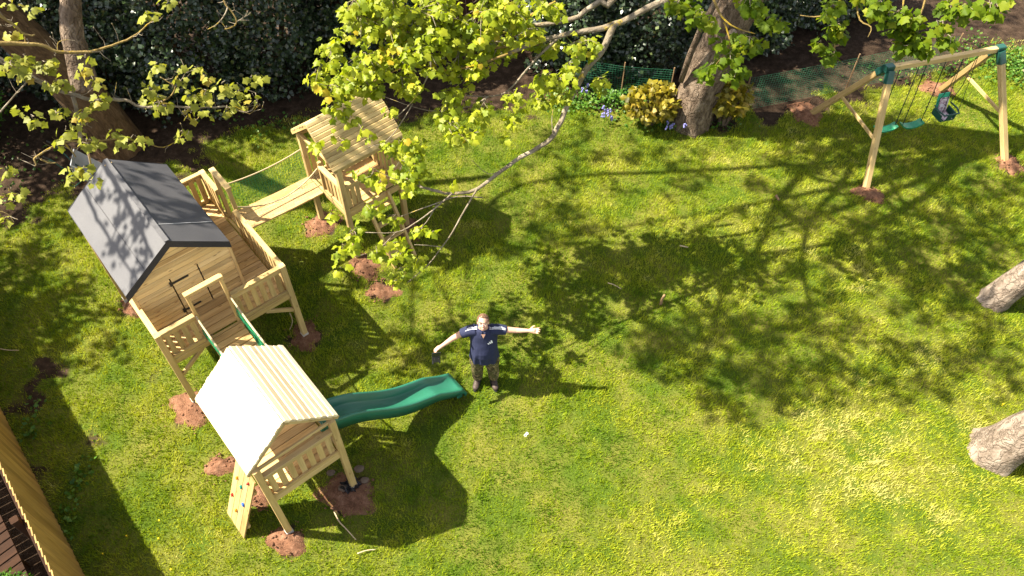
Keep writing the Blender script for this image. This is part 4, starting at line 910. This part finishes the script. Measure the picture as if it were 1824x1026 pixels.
# ---- leaning tree behind the playhouse
ltr = thing('leaning_tree', 'leaning brown forked tree behind the playhouse with lichen covered twigs and young leaves', 'tree', (0, 0, 0))
LB = Vector((-7.44, 11.45, 0))
trunk('trunk', ltr, [LB+Vector((.05, 0, -.1)), LB+Vector((-.05, .02, .7)), LB+Vector((-.42, .08, 1.7)), LB+Vector((-.95, .1, 2.7)), LB+Vector((-1.7, .0, 4.4)), LB+Vector((-2.3, -.6, 7.0)), LB+Vector((-2.6, -1.2, 9.0))], [.43, .40, .38, .35, .27, .16, .05], M['barkbrown'], .3)
mb = MB(); limb(mb, [RAY(152, 158, 14.35), RAY(143, 118, 14.25), RAY(130, 70, 14.15), RAY(126, 20, 14.05), RAY(124, -40, 13.9), RAY(120, -200, 13.5), RAY(110, -420, 13.2)], .20, .05, 16, .006); mb.build('stem', M['bark'], ltr, True)
lf = Foliage(M['leafpale']); lt_ = MB()
for u, v, r, dn in [(272, 166, 22, 1), (263, 143, 10, 1), (287, 184, 15, 1), (178, 181, 15, 1), (351, 123, 10, 1), (319, 130, 11, 1), (322, 149, 10, 1), (363, 137, 11, 1), (336, 165, 11, 1), (368, 165, 16, 1), (345, 176, 12, 1), (342, 202, 11, 1), (404, 158, 14, 1), (424, 167, 14, 1), (404, 196, 13, 1), (450, 170, 11, 1), (447, 140, 10, 1), (466, 135, 7, 1), (395, 150, 10, 1), (275, 117, 12, 1), (105, 149, 18, 1), (146, 126, 11, 1), (164, 143, 13, 1), (79, 114, 15, 1), (18, 117, 20, 1), (149, 205, 15, 1), (61, 211, 13, 1), (32, 199, 11, 1), (211, 257, 11, 1), (234, 249, 11, 1), (325, 237, 12, 1), (161, 254, 15, 1), (257, 250, 8, 1), (196, 234, 9, 1), (263, 26, 14, 1), (298, 4, 12, 1), (132, 308, 14, 1), (152, 300, 13, 1), (100, 205, 12, 1), (117, 232, 10, 1), (40, 130, 14, .8), (85, 150, 12, .8), (12, 300, 9, .8), (30, 345, 7, .7), (8, 390, 8, .7), (164, 322, 8, .7), (45, 100, 12, .7), (150, 105, 9, .7), (20, 60, 8, .6), (130, 222, 9, .6), (5, 350, 8, .6), (372, 205, 8, .8), (430, 185, 8, .8), (100, 246, 9, .7), (20, 5, 9, .7), (60, 15, 8, .7)]:
    clump(lf, lt_, u, v, r, 10.6+random.gauss(0, .12), 1.3*dn, (4, 6), (.06, .10))
lf.build('crown', ltr); mark(lf.d[0])
for pp, r0, r1, mt in [([(-30, 76), (40, 78), (75, 80), (105, 92), (160, 92), (200, 80), (235, 66), (262, 45), (276, 33)], .028, .006, 'lichen'), ([(-30, 5), (0, 27), (25, 45), (45, 62), (62, 62)], .024, .008, 'lichen'),
 ([(-30, 98), (0, 107), (50, 133), (90, 155), (130, 168), (160, 178), (200, 177), (230, 180), (250, 191), (300, 188), (350, 192), (400, 190), (440, 200), (458, 182), (455, 165)], .036, .005, 'branch'), ([(130, 170), (136, 195), (141, 220), (143, 250)], .026, .02, 'branch'), ([(60, 283), (82, 268), (115, 253), (160, 252), (205, 248), (240, 250), (262, 256), (292, 262), (318, 248), (326, 236)], .013, .005, 'lichen'), ([(60, 283), (64, 292), (62, 296)], .012, .006, 'lichen'), ([(72, 283), (85, 290), (101, 290)], .011, .006, 'lichen'), ([(115, 255), (130, 272), (135, 280)], .011, .006, 'lichen'),
 ([(396, -10), (402, 8), (412, 20), (422, 38), (414, 48), (400, 52)], .013, .005, 'lichen'), ([(406, 12), (398, 30), (384, 45), (370, 52)], .009, .004, 'branch'), ([(422, 38), (436, 30), (442, 18)], .007, .003, 'branch'), ([(290, 180), (305, 170), (312, 155), (298, 145), (285, 137)], .011, .005, 'lichen'), ([(312, 155), (330, 130), (322, 105)], .006, .003, 'branch'), ([(317, 190), (332, 210), (350, 213), (362, 195)], .006, .003, 'branch'), ([(0, 200), (30, 165), (52, 142)], .010, .007, 'branch'), ([(404, 195), (420, 190), (445, 203), (460, 185)], .006, .003, 'lichen'), ([(103, 92), (104, 75), (125, 70)], .006, .003, 'lichen'), ([(45, 78), (44, 60)], .006, .003, 'lichen'), ([(-20, 345), (10, 350), (30, 347), (58, 347)], .008, .004, 'lichen'), ([(-10, 375), (12, 380), (25, 395)], .007, .003, 'lichen'), ([(-10, 320), (15, 335), (20, 365)], .006, .003, 'lichen')]:
    mb = MB(); out = limb(mb, [RAY(u, v, 10.65) for u, v in pp], r0, r1, 7, .010); mb.build('branch', M[mt], ltr, True)
    for _ in range(int(len(out)*.45)):   # short budding side twigs
        a = random.choice(out); d = Vector((random.gauss(0, 1), random.gauss(0, .5), random.gauss(.2, .8))).normalized(); L = random.uniform(.05, .22); m_ = a+d*L*.5+Vector((random.gauss(0, .015), 0, random.gauss(0, .015)))
        lt_.tube([a, m_, a+d*L+Vector((0, 0, .03))], [.004, .003, .0015], 4)
        if random.random() < .4: lt_.ell(a+d*L+Vector((0, 0, .03)), .008, .008, .013, 5, 4)
lt_.build('twigs', M['branch'], ltr)['kind'] = 'stuff'
HB = lambda x, y, z: HO+Matrix.Rotation(YAW, 3, 'Z') @ Vector((x, y, z))
sh = []
for x in np.arange(-12.5, -2.2, .75):    # shade over the evergreen screen behind
    for z in (.6, 1.7): sh.append((Vector((x+random.gauss(0, .2), 12.6+random.gauss(0, .2), z)), random.uniform(.45, .75)))
sh += [(G(u, v), r) for u, v, r in [(60, 400, .7), (20, 490, .8), (70, 470, .5), (150, 500, .35), (30, 560, .7), (110, 600, .45), (50, 640, .6), (190, 620, .35), (230, 470, .3), (300, 275, .8), (350, 240, .8), (420, 225, .5), (480, 255, .35), (250, 300, .7), (150, 330, .8), (70, 320, .9), (190, 560, .3), (130, 420, .3), (500, 225, .4), (420, 290, .2), (550, 330, .3), (180, 250, .9), (40, 260, .9), (100, 240, .8), (20, 200, .9), (250, 230, .8), (130, 290, .7), (100, 540, .5), (235, 560, .3), (30, 600, .7), (60, 560, .7), (15, 660, .6), (110, 650, .35), (10, 540, .8), (70, 700, .3)]]
sh += [(G(u, v, 2.35), r) for u, v, r in [(228, 385, .13), (205, 350, .10), (250, 470, .18), (178, 330, .08), (268, 420, .12), (215, 500, .13), (240, 500, .15), (163, 318, .09), (330, 330, .24), (285, 300, .16), (302, 372, .22), (320, 400, .14), (345, 380, .12), (255, 350, .12), (270, 380, .1), (190, 425, .07), (222, 440, .10)]]
canopy('outer_crown', ltr, sh, M['leafdeep'], 4.6, 6.6, .13, 1.1)
for pp, h, r0, r1 in [([(128, 300), (150, 345), (165, 390), (186, 420), (205, 455), (235, 500)], 4.6, .045, .014), ([(215, 300), (240, 350), (262, 395), (280, 440), (290, 470)], 4.6, .06, .03), ([(350, 280), (340, 330), (330, 370), (325, 405)], 4.6, .05, .03), ([(186, 420), (200, 415), (222, 390)], 4.6, .014, .006), ([(205, 455), (240, 440), (262, 430)], 4.6, .012, .005)]:
    mb = MB(); limb(mb, [G(u, v, 2.35)+SH*h for u, v in pp], r0, r1, 8, .008); mb.build('branch', M['bark'], ltr, True)

# ---- trunks at the right edge
def side_tree(base, lean, r, mat, label, h=7.5, flare=.25, sc=1.0):
    t = thing('garden_tree', label, 'tree', (0, 0, 0), 0, 'bare trunked trees along the right edge'); b = Vector(base)
    top = b+Vector((lean[0]*h, lean[1]*h, h)); trunk('trunk', t, [b+Vector((0, 0, -.1)), b+Vector((lean[0]*.8, lean[1]*.8, .8)), b+Vector((lean[0]*2, lean[1]*2, 2)), b.lerp(top, .55), top], [r, r*.95, r*.88, r*.7, r*.3], mat, flare, 30, .12, sc)
    P = []
    for k in range(7):
        a = random.uniform(-1.3, 1.3); s0 = b.lerp(top, random.uniform(.55, .95)); e = s0+Vector((math.cos(a)*random.uniform(1.5, 3), math.sin(a)*random.uniform(1.5, 2.5), random.uniform(.5, 1.8)))
        mb = MB(); limb(mb, [s0, s0.lerp(e, .5)+Vector((0, 0, .25)), e], r*.3, .02, 8); mb.build('branch', mat, t, True)
        for _ in range(26): P.append(np.array(e)+rng.normal(0, .6, 3)+rng.normal(0, .14, (14, 3)))
    P = np.concatenate(P); P = P[np.array([not inframe(p, 20) for p in P])]; n = len(P); D = rng.normal(0, 1, (n, 3)); N = rng.normal(0, .4, (n, 3)); N[:, 2] = 1
    leaves('crown', P, D, N, rng.uniform(.10, .17, n), M['leafdeep'], t, rng.random(n), False); return t
side_tree((7.76, 7.98, 0), (.30, -.04), .215, M['barkpale'], 'slender grey brown leaning trunk at the right edge, middle of the lawn side', 7.5, .3, 1.4)
side_tree((6.80, 5.28, 0), (.24, -.10), .30, M['barkpale'], 'thickest pale flaky trunk at the bottom of the right edge in full sun', 7.5, .38, 1.0)
side_tree((10.82, 13.75, 0), (.12, 0), .36, M['barkpale'], 'pale trunk foot cut by the right edge beside the far swing leg', 7.5, .35, 1.0)

# ---- evergreen screen and shrubs
def shrub(name, label, cat, c, rx, ry, h, n, size, mat, group, z0=0.0, stemmat='barkbrown', droop=.3, full=False, shell=.75, wall=False):
    t = thing(name, label, cat, (0, 0, 0), 0, group); c = np.array([c[0], c[1], 0.])
    u = rng.normal(0, 1, (n, 3)); u /= np.linalg.norm(u, axis=1, keepdims=True); u[:, 2] = np.abs(u[:, 2])*rng.choice([1, 1, -.6], n)
    bump = 1+.30*(vnoise(np.arctan2(u[:, 1], u[:, 0])*2, u[:, 2]*3, random.randint(0, 99), 1.7)-.5)+.22*(vnoise(np.arctan2(u[:, 1], u[:, 0])*2, u[:, 2]*3, random.randint(0, 99), 5)-.5)
    q = shell+(1-shell)*rng.random(n); q = np.where(rng.random(n) < .15, q*1.08, q)*bump
    P = c+u*q[:, None]*np.array([rx, ry, h*.5]); P[:, 2] += z0+h*.5
    if wall:                             # clipped-looking column of leaves down to the ground
        zf = rng.random(n)**.9; rr = np.sqrt(np.maximum(0, 1-np.maximum(0, zf-.5)**2*3.2))*(.86+.14*np.minimum(1, zf*5)); a = rng.uniform(0, 2*np.pi, n)
        lob = 1+.60*(vnoise(a*2, zf*h*1.1, random.randint(0, 99), 1.6)-.5)+.40*(vnoise(a*2, zf*h*1.1, random.randint(0, 99), 4.5)-.5)
        rad_ = rr*lob*(1-.38*rng.random(n)**2.2); P = np.stack([c[0]+rx*rad_*np.cos(a), c[1]+ry*rad_*np.sin(a), zf*h], 1); u = np.stack([np.cos(a), np.sin(a), np.full(n, .25)], 1)
    P[:, 2] = np.maximum(P[:, 2], .03+.1*rng.random(n))
    D = u+rng.normal(0, .7, (n, 3)); D[:, 2] -= droop; N = u+rng.normal(0, .55, (n, 3)); N[:, 2] += .5
    leaves('foliage', P, D, N, rng.uniform(size*.7, size*1.25, n), mat, t, np.clip(rng.normal(.45, .25, n), 0, 1), full)
    mb = MB()
    for k in range(7):
        a = 6.28*k/7; mb.tube([(c[0]+.05*math.cos(a), c[1]+.05*math.sin(a), -.05), (c[0]+rx*.35*math.cos(a), c[1]+ry*.35*math.sin(a), h*.35), (c[0]+rx*.6*math.cos(a), c[1]+ry*.6*math.sin(a), h*.75)], [.035, .025, .008], 6)
    mb.build('stem', M[stemmat], t); return t
gp = 'evergreen shrubs forming the dark screen at the back'
for x, y, rx, ry, h, lab in [(-11.6, 13.2, 1.5, 1.2, 4.2, 'dark evergreen shrub in the top left corner beyond the leaning trunk'), (-9.6, 13.5, 1.4, 1.2, 4.0, 'dark glossy evergreen shrub showing left of the forked stem'), (-7.9, 13.4, 1.3, 1.15, 4.0, 'dark glossy evergreen shrub just right of the forked stem'), (-6.3, 13.6, 1.3, 1.2, 4.2, 'dark evergreen shrub behind the spray of leaves above the house roof'), (-4.8, 13.8, 1.2, 1.2, 4.0, 'dark evergreen shrub above the bridge, left of the bright overhanging leaves'), (-3.3, 14.1, 1.2, 1.1, 3.8, 'dark evergreen shrub partly covered by the bright overhanging leaves'),
 (1.3, 14.5, 1.15, .9, 2.6, 'glossy evergreen shrub behind the green netting left of the sycamore trunk'), (2.75, 14.3, 1.05, .9, 2.6, 'glossy evergreen shrub close behind the sycamore trunk'), (4.9, 15.3, 1.2, .9, 2.4, 'shaded evergreen shrub right of the sycamore trunk'), (6.6, 16.2, 1.3, .9, 2.2, 'shaded evergreen shrub above the beam of the swing')]:
    y += random.uniform(-.35, .45); h += random.uniform(-.5, .3)
    shrub('evergreen_shrub', lab, 'shrub', (x, y), rx*random.uniform(.85, 1.02), ry, h, 17000 if x < 0 else 13000, .085, M['holly'], gp, wall=True)
shrub('ivy_shrub', 'low dark green ivy like shrub left of the leaning trunk', 'shrub', (-10.1, 11.6), .8, .6, 1.2, 2200, .06, M['herb'], None)
gq = 'golden shrubs beside the sycamore trunk'
shrub('golden_shrub', 'rounded golden leaved shrub left of the thick sycamore trunk', 'shrub', (2.62, 12.2), .50, .40, .78, 620, .10, M['leafyellow'], gq, .05, 'bark', .2, True, .55)
shrub('golden_shrub', 'taller shaded golden green shrub hugging the right side of the sycamore trunk', 'shrub', (4.05, 12.2), .42, .34, 1.0, 560, .10, M['leafyellow'], gq, .05, 'bark', .2, True, .5)
# loose plants along the border
def under():
    P = []; D = []; N = []; Sz = []; R = []
    for (cx, cy, sx, sy, n, hh) in [(2.0, 12.8, .8, .25, 900, .22), (1.2, 12.75, .5, .2, 300, .16), (3.2, 12.1, .9, .14, 300, .12), (10.4, 14.0, .9, .45, 1100, .2), (9.7, 14.4, .5, .4, 160, .3), (8.2, 13.9, 1.2, .3, 170, .14), (-4.6, 12.0, .8, .25, 90, .12), (-9.4, 10.6, 1.2, .8, 160, .14), (-6.85, 5.4, .14, .5, 90, .12), (-5.9, 4.3, .12, .7, 130, .11)]:
        x = rng.normal(cx, sx*.6, n); y = rng.normal(cy, sy*.7, n)
        fn = (x-FB0.x)*FN.x+(y-FB0.y)*FN.y; k = fn < -.06; x, y = x[k], y[k]; n = len(x)
        z = rng.random(n)**1.3*hh*(.5+vnoise(x, y, 91, 3)); P.append(np.stack([x, y, z], 1)); d = rng.normal(0, 1, (n, 3)); d[:, 2] = np.abs(d[:, 2])*.7+.1; D.append(d); nn = rng.normal(0, .5, (n, 3)); nn[:, 2] += 1; N.append(nn); Sz.append(rng.uniform(.035, .085, n)); R.append(rng.random(n))
    o = leaves('undergrowth', np.concatenate(P), np.concatenate(D), np.concatenate(N), np.concatenate(Sz), M['herb'], None, np.concatenate(R), False)
    tag(o, 'leafy green weeds and nettles along the garden border', 'undergrowth', kind='stuff')
under()
def bluebells(c, n, label):
    t = thing('bluebell_clump', label, 'flowers', (c[0], c[1], 0), 0, 'bluebells at the lawn edge')
    for _ in range(n):
        x, y = random.gauss(0, .09), random.gauss(0, .06); h = random.uniform(.22, .36); tip = (x+random.gauss(0, .05), y+random.gauss(-.03, .03), h); a = MB().tube([(x, y, 0), ((x+tip[0])/2, (y+tip[1])/2, h*.6), tip], [.004, .003, .002], 4).build('stalk', M['herb'], t); b = MB()
        for k in range(6): b.ell((tip[0]+random.gauss(0, .014), tip[1]+random.gauss(0, .012), h-.02-k*.017), .016, .016, .02, 6, 4)
        b.build('flower_spike', M['bluebell'], a)
bluebells((1.86, 12.25), 8, 'blue flower clump left of the golden shrub'); bluebells((2.95, 11.93), 6, 'blue flower clump in front of the golden shrub near the trunk'); bluebells((1.45, 12.9), 4, 'small blue flower clump under the green netting')

# ---- green garden netting, back fence
def netting(a, b, h, label, nx, ny):
    a, b = Vector(a), Vector(b); t = thing('garden_netting', label, 'netting', (0, 0, 0), 0, 'green garden netting at the back'); z = Vector((0, 0, 1))
    net_between('mesh', a+z*h, b+z*h, a+z*.02, b+z*.02, nx, ny, M['netdark'], t, .0024, .03)
    for k in range(3): p = a.lerp(b, k/2); MB().tube([p-z*.1, p+z*(h+.06)], .013, 6).build('stake', M['stick'], t)
netting((1.2, 13.1, 0), (3.05, 12.8, 0), .78, 'green plastic netting left of the sycamore trunk', 36, 15); netting((4.45, 12.55, 0), (8.9, 13.95, 0), .80, 'dark green netting running behind the swing frame', 84, 15)
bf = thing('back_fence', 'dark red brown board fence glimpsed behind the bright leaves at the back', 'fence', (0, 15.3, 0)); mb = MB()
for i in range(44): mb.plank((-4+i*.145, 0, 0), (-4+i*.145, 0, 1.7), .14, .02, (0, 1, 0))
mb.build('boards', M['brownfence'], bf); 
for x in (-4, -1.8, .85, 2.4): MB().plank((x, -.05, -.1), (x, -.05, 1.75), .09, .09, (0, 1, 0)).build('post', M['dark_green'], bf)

# ---- garden fence, lower left
fe = thing('garden_fence', 'tall yellow brown featheredge fence at the lower left corner', 'fence', (0, 0, 0)); FH = 1.40
mb = MB(); L0, L1 = -8.6, 6.6; n = int((L1-L0)/.105)
for i in range(n):
    p = FB0+FD*(L0+(i+.5)*.105); fn = FN*(.008); up = (-FN+FD*.16).normalized(); hh = FH+random.uniform(-.006, .006)
    mb.plank(p+fn-Vector((0, 0, .02)), p+fn+Vector((0, 0, hh)), .118, .015, up, .2)
mb.build('boards', M['fence'], fe); 
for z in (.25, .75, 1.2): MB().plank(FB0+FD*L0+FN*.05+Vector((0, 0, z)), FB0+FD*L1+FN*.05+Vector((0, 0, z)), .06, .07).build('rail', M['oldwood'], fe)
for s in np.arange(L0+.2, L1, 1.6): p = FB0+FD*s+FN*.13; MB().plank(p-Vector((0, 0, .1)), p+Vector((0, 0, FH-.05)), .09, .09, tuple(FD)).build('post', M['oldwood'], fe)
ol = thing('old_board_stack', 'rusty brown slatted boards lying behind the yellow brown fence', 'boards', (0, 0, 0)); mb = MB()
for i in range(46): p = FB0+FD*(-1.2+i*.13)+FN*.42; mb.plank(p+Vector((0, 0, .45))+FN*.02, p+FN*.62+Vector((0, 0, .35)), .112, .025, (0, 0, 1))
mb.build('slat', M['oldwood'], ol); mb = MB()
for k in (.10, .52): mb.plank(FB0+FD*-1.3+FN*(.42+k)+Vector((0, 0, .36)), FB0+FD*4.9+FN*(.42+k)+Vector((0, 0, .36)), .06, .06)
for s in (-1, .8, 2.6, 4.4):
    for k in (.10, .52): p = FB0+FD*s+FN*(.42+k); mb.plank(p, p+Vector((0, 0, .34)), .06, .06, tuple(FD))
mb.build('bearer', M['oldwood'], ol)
q = G(20, 1040, .8); shrub('grey_shrub', 'pale green grey shrub tip in the lower left corner behind the fence', 'shrub', (q.x-.12, q.y-.1), .28, .28, .95, 900, .055, M['herb'], None, .1)

# ---- wheelbarrow, rake handle, sticks, litter
wb = thing('wheelbarrow', 'grey wheelbarrow with dark green frame standing beside the leaning trunk', 'wheelbarrow', (-7.95, 10.42, .10), rad(12)); wb.scale = (.8,)*3; wb.rotation_euler = (rad(-8), rad(38), rad(10))
mb = MB(); o_ = [(-.12, -.30, .62), (.62, -.26, .50), (.62, .26, .50), (-.12, .30, .62)]; i_ = [(.02, -.19, .30), (.42, -.16, .24), (.42, .16, .24), (.02, .19, .30)]
mb.add(o_+i_, [(0, 1, 5, 4), (1, 2, 6, 5), (2, 3, 7, 6), (3, 0, 4, 7), (4, 5, 6, 7)]); o2 = [(x, y, z-.012) for x, y, z in o_+i_]; mb.add(o2, [(4, 5, 1, 0), (5, 6, 2, 1), (6, 7, 3, 2), (7, 4, 0, 3), (7, 6, 5, 4)]); mb.tube([o_[k % 4] for k in range(5)], .012, 6); mb.build('tray', M['barrow'], wb)
for s_ in (-1, 1):
    f = MB().tube([(-.62, s_*.29, .60), (-.45, s_*.28, .56), (-.05, s_*.22, .34), (.55, s_*.07, .17), (.62, s_*.06, .17)], .016, 7).build('handle', M['dark_green'], wb, True); MB().tube([(-.66, s_*.292, .605), (-.54, s_*.287, .585)], .022, 7).build('grip', M['black'], f)
    MB().tube([(.0, s_*.21, .33), (-.02, s_*.22, .02), (.14, s_*.20, .02), (.24, s_*.16, .26)], .013, 6).build('leg', M['dark_green'], wb, True)
w = MB(); w.tube([(.62+.15*math.cos(a), 0, .17+.15*math.sin(a)) for a in [k*math.pi/10 for k in range(21)]], .035, 9, None, False); w = w.build('wheel', M['black'], wb, True); r_ = MB()
for k in range(5): a = k*1.257; r_.tube([(.62, 0, .17), (.62+.12*math.cos(a), 0, .17+.12*math.sin(a))], .012, 5)
r_.tube([(.62, -.07, .17), (.62, .07, .17)], .02, 7); r_.build('rim', M['dark_green'], w)
rk = G(167, 318); o = MB().tube([rk, RAY(155, 262, 14.0)], .016, 7).build('tool_handle', M['palestick'], None, True); tag(o, 'pale wooden tool handle leaning on the brown trunk behind the house roof', 'tool handle')
def stick(pp, z, r, mat, label, h2=None):
    pts = [G(u, v)+Vector((0, 0, z)) for u, v in pp]; mb = MB(); limb(mb, pts, r, r*.6, 6, .004); o = mb.build('fallen_stick', M[mat], None, True); tag(o, label, 'stick', 'sticks fallen on the lawn')
stick([(597, 914), (604, 930), (618, 945), (635, 964)], .05, .011, 'palestick', 'long curved bare stick on the grass below the front tower'); stick([(637, 988), (655, 982), (670, 981)], .04, .009, 'palestick', 'pale stick lying at the edge of the front tower shadow')
stick([(1210, 441), (1225, 444)], .05, .014, 'palestick', 'short pale stick in the dappled shade right of the man'); stick([(1082, 507), (1094, 511), (1106, 518)], .05, .009, 'palestick', 'thin twig on the grass right of the man'); stick([(0, 624), (18, 627), (36, 627)], .05, .010, 'palestick', 'thin stick in the shade at the left edge'); stick([(517, 560), (522, 575), (517, 590)], .04, .009, 'palestick', 'bent stick in the shade under the playhouse deck'); stick([(1381, 352), (1386, 360)], .05, .03, 'stick', 'stubby reddish stick end between the two branch shadows')
p = G(1177, 543); mb = MB(); limb(mb, [p, p+Vector((.0, .01, .12)), p+Vector((.02, .0, .26))], .028, .018, 8, .006); o = mb.build('wooden_peg', M['stick'], None, True); tag(o, 'short dark wooden peg standing upright in the lawn', 'peg')
p = G(937, 777); mb = MB()
for s_ in (-1, 1): mb.tube([(p.x+s_*.012+.016*math.cos(a), p.y+.014*s_+.018*math.sin(a), .055+.008*math.sin(2*a)) for a in [k*math.pi/6 for k in range(13)]], .004, 5)
o = mb.build('litter_ring', M['white'], None); tag(o, 'small white looped scrap lying on the sunny lawn', 'litter')
for k, (u, v, s, lab) in enumerate([(625, 868, .085, 'black crumpled sheeting around the front right tower leg')]):
    p = G(u, v); mb = MB(); n = 22
    vs = [(p.x+s*1.5*q*math.cos(6.283*a/n)*(1+.3*math.sin(a*2.1)), p.y+s*1.3*q*math.sin(6.283*a/n)*(1+.25*math.sin(a*3.7)), .07+.05*math.sin(a*2.3+q*4)*q+.03*math.cos(q*9)) for q in (.15, .5, .8, 1) for a in range(n)]
    mb.add(vs, [(i*n+j, i*n+(j+1) % n, (i+1)*n+(j+1) % n, (i+1)*n+j) for i in range(3) for j in range(n)]); o = mb.build('black_sheeting', M['black'], None); tag(o, lab, 'sheeting')
for u, v, s, lab in [(612, 872, .06, 'pale concrete lump left of the front right tower leg'), (650, 858, .05, 'pale concrete lump right of the front right tower leg'), (640, 838, .06, 'flat pale lump at the back of the wide soil patch'), (590, 845, .05, 'small pale lump on the left of the wide soil patch')]:
    p = G(u, v); mb = MB(); mb.ell((p.x, p.y, .05), s*1.2, s, s*.5, 9, 6); mb.ell((p.x+s*.6, p.y+s*.3, .05), s*.7, s*.6, s*.4, 8, 5); o = mb.build('concrete_lump', M['stone'], None); tag(o, lab, 'rubble', 'concrete lumps at the tower leg')

for k, (u, v, lab) in enumerate([(186, 989, 'yellow dandelion head lowest in the fence shadow'), (228, 957, 'yellow dandelion head in the fence shadow, higher of two'), (286, 930, 'yellow dandelion head in the sunlit grass just beyond the fence shadow'), (285, 962, 'yellow dandelion head at the very edge of the fence shadow'), (307, 1017, 'yellow dandelion head at the bottom edge of the lawn'), (1784, 723, 'yellow dandelion head between the two right hand trunks')]):
    p = G(u, v); mb = MB(); mb.tube([(p.x, p.y, 0), (p.x, p.y, .06)], .003, 5).ell((p.x, p.y, .062), .012, .012, .007, 9, 5); o = mb.build('dandelion', plain('dandelion_petal', (.62, .44, .01), .7, .2, .1)); tag(o, lab, 'flower', 'dandelions in the lawn')
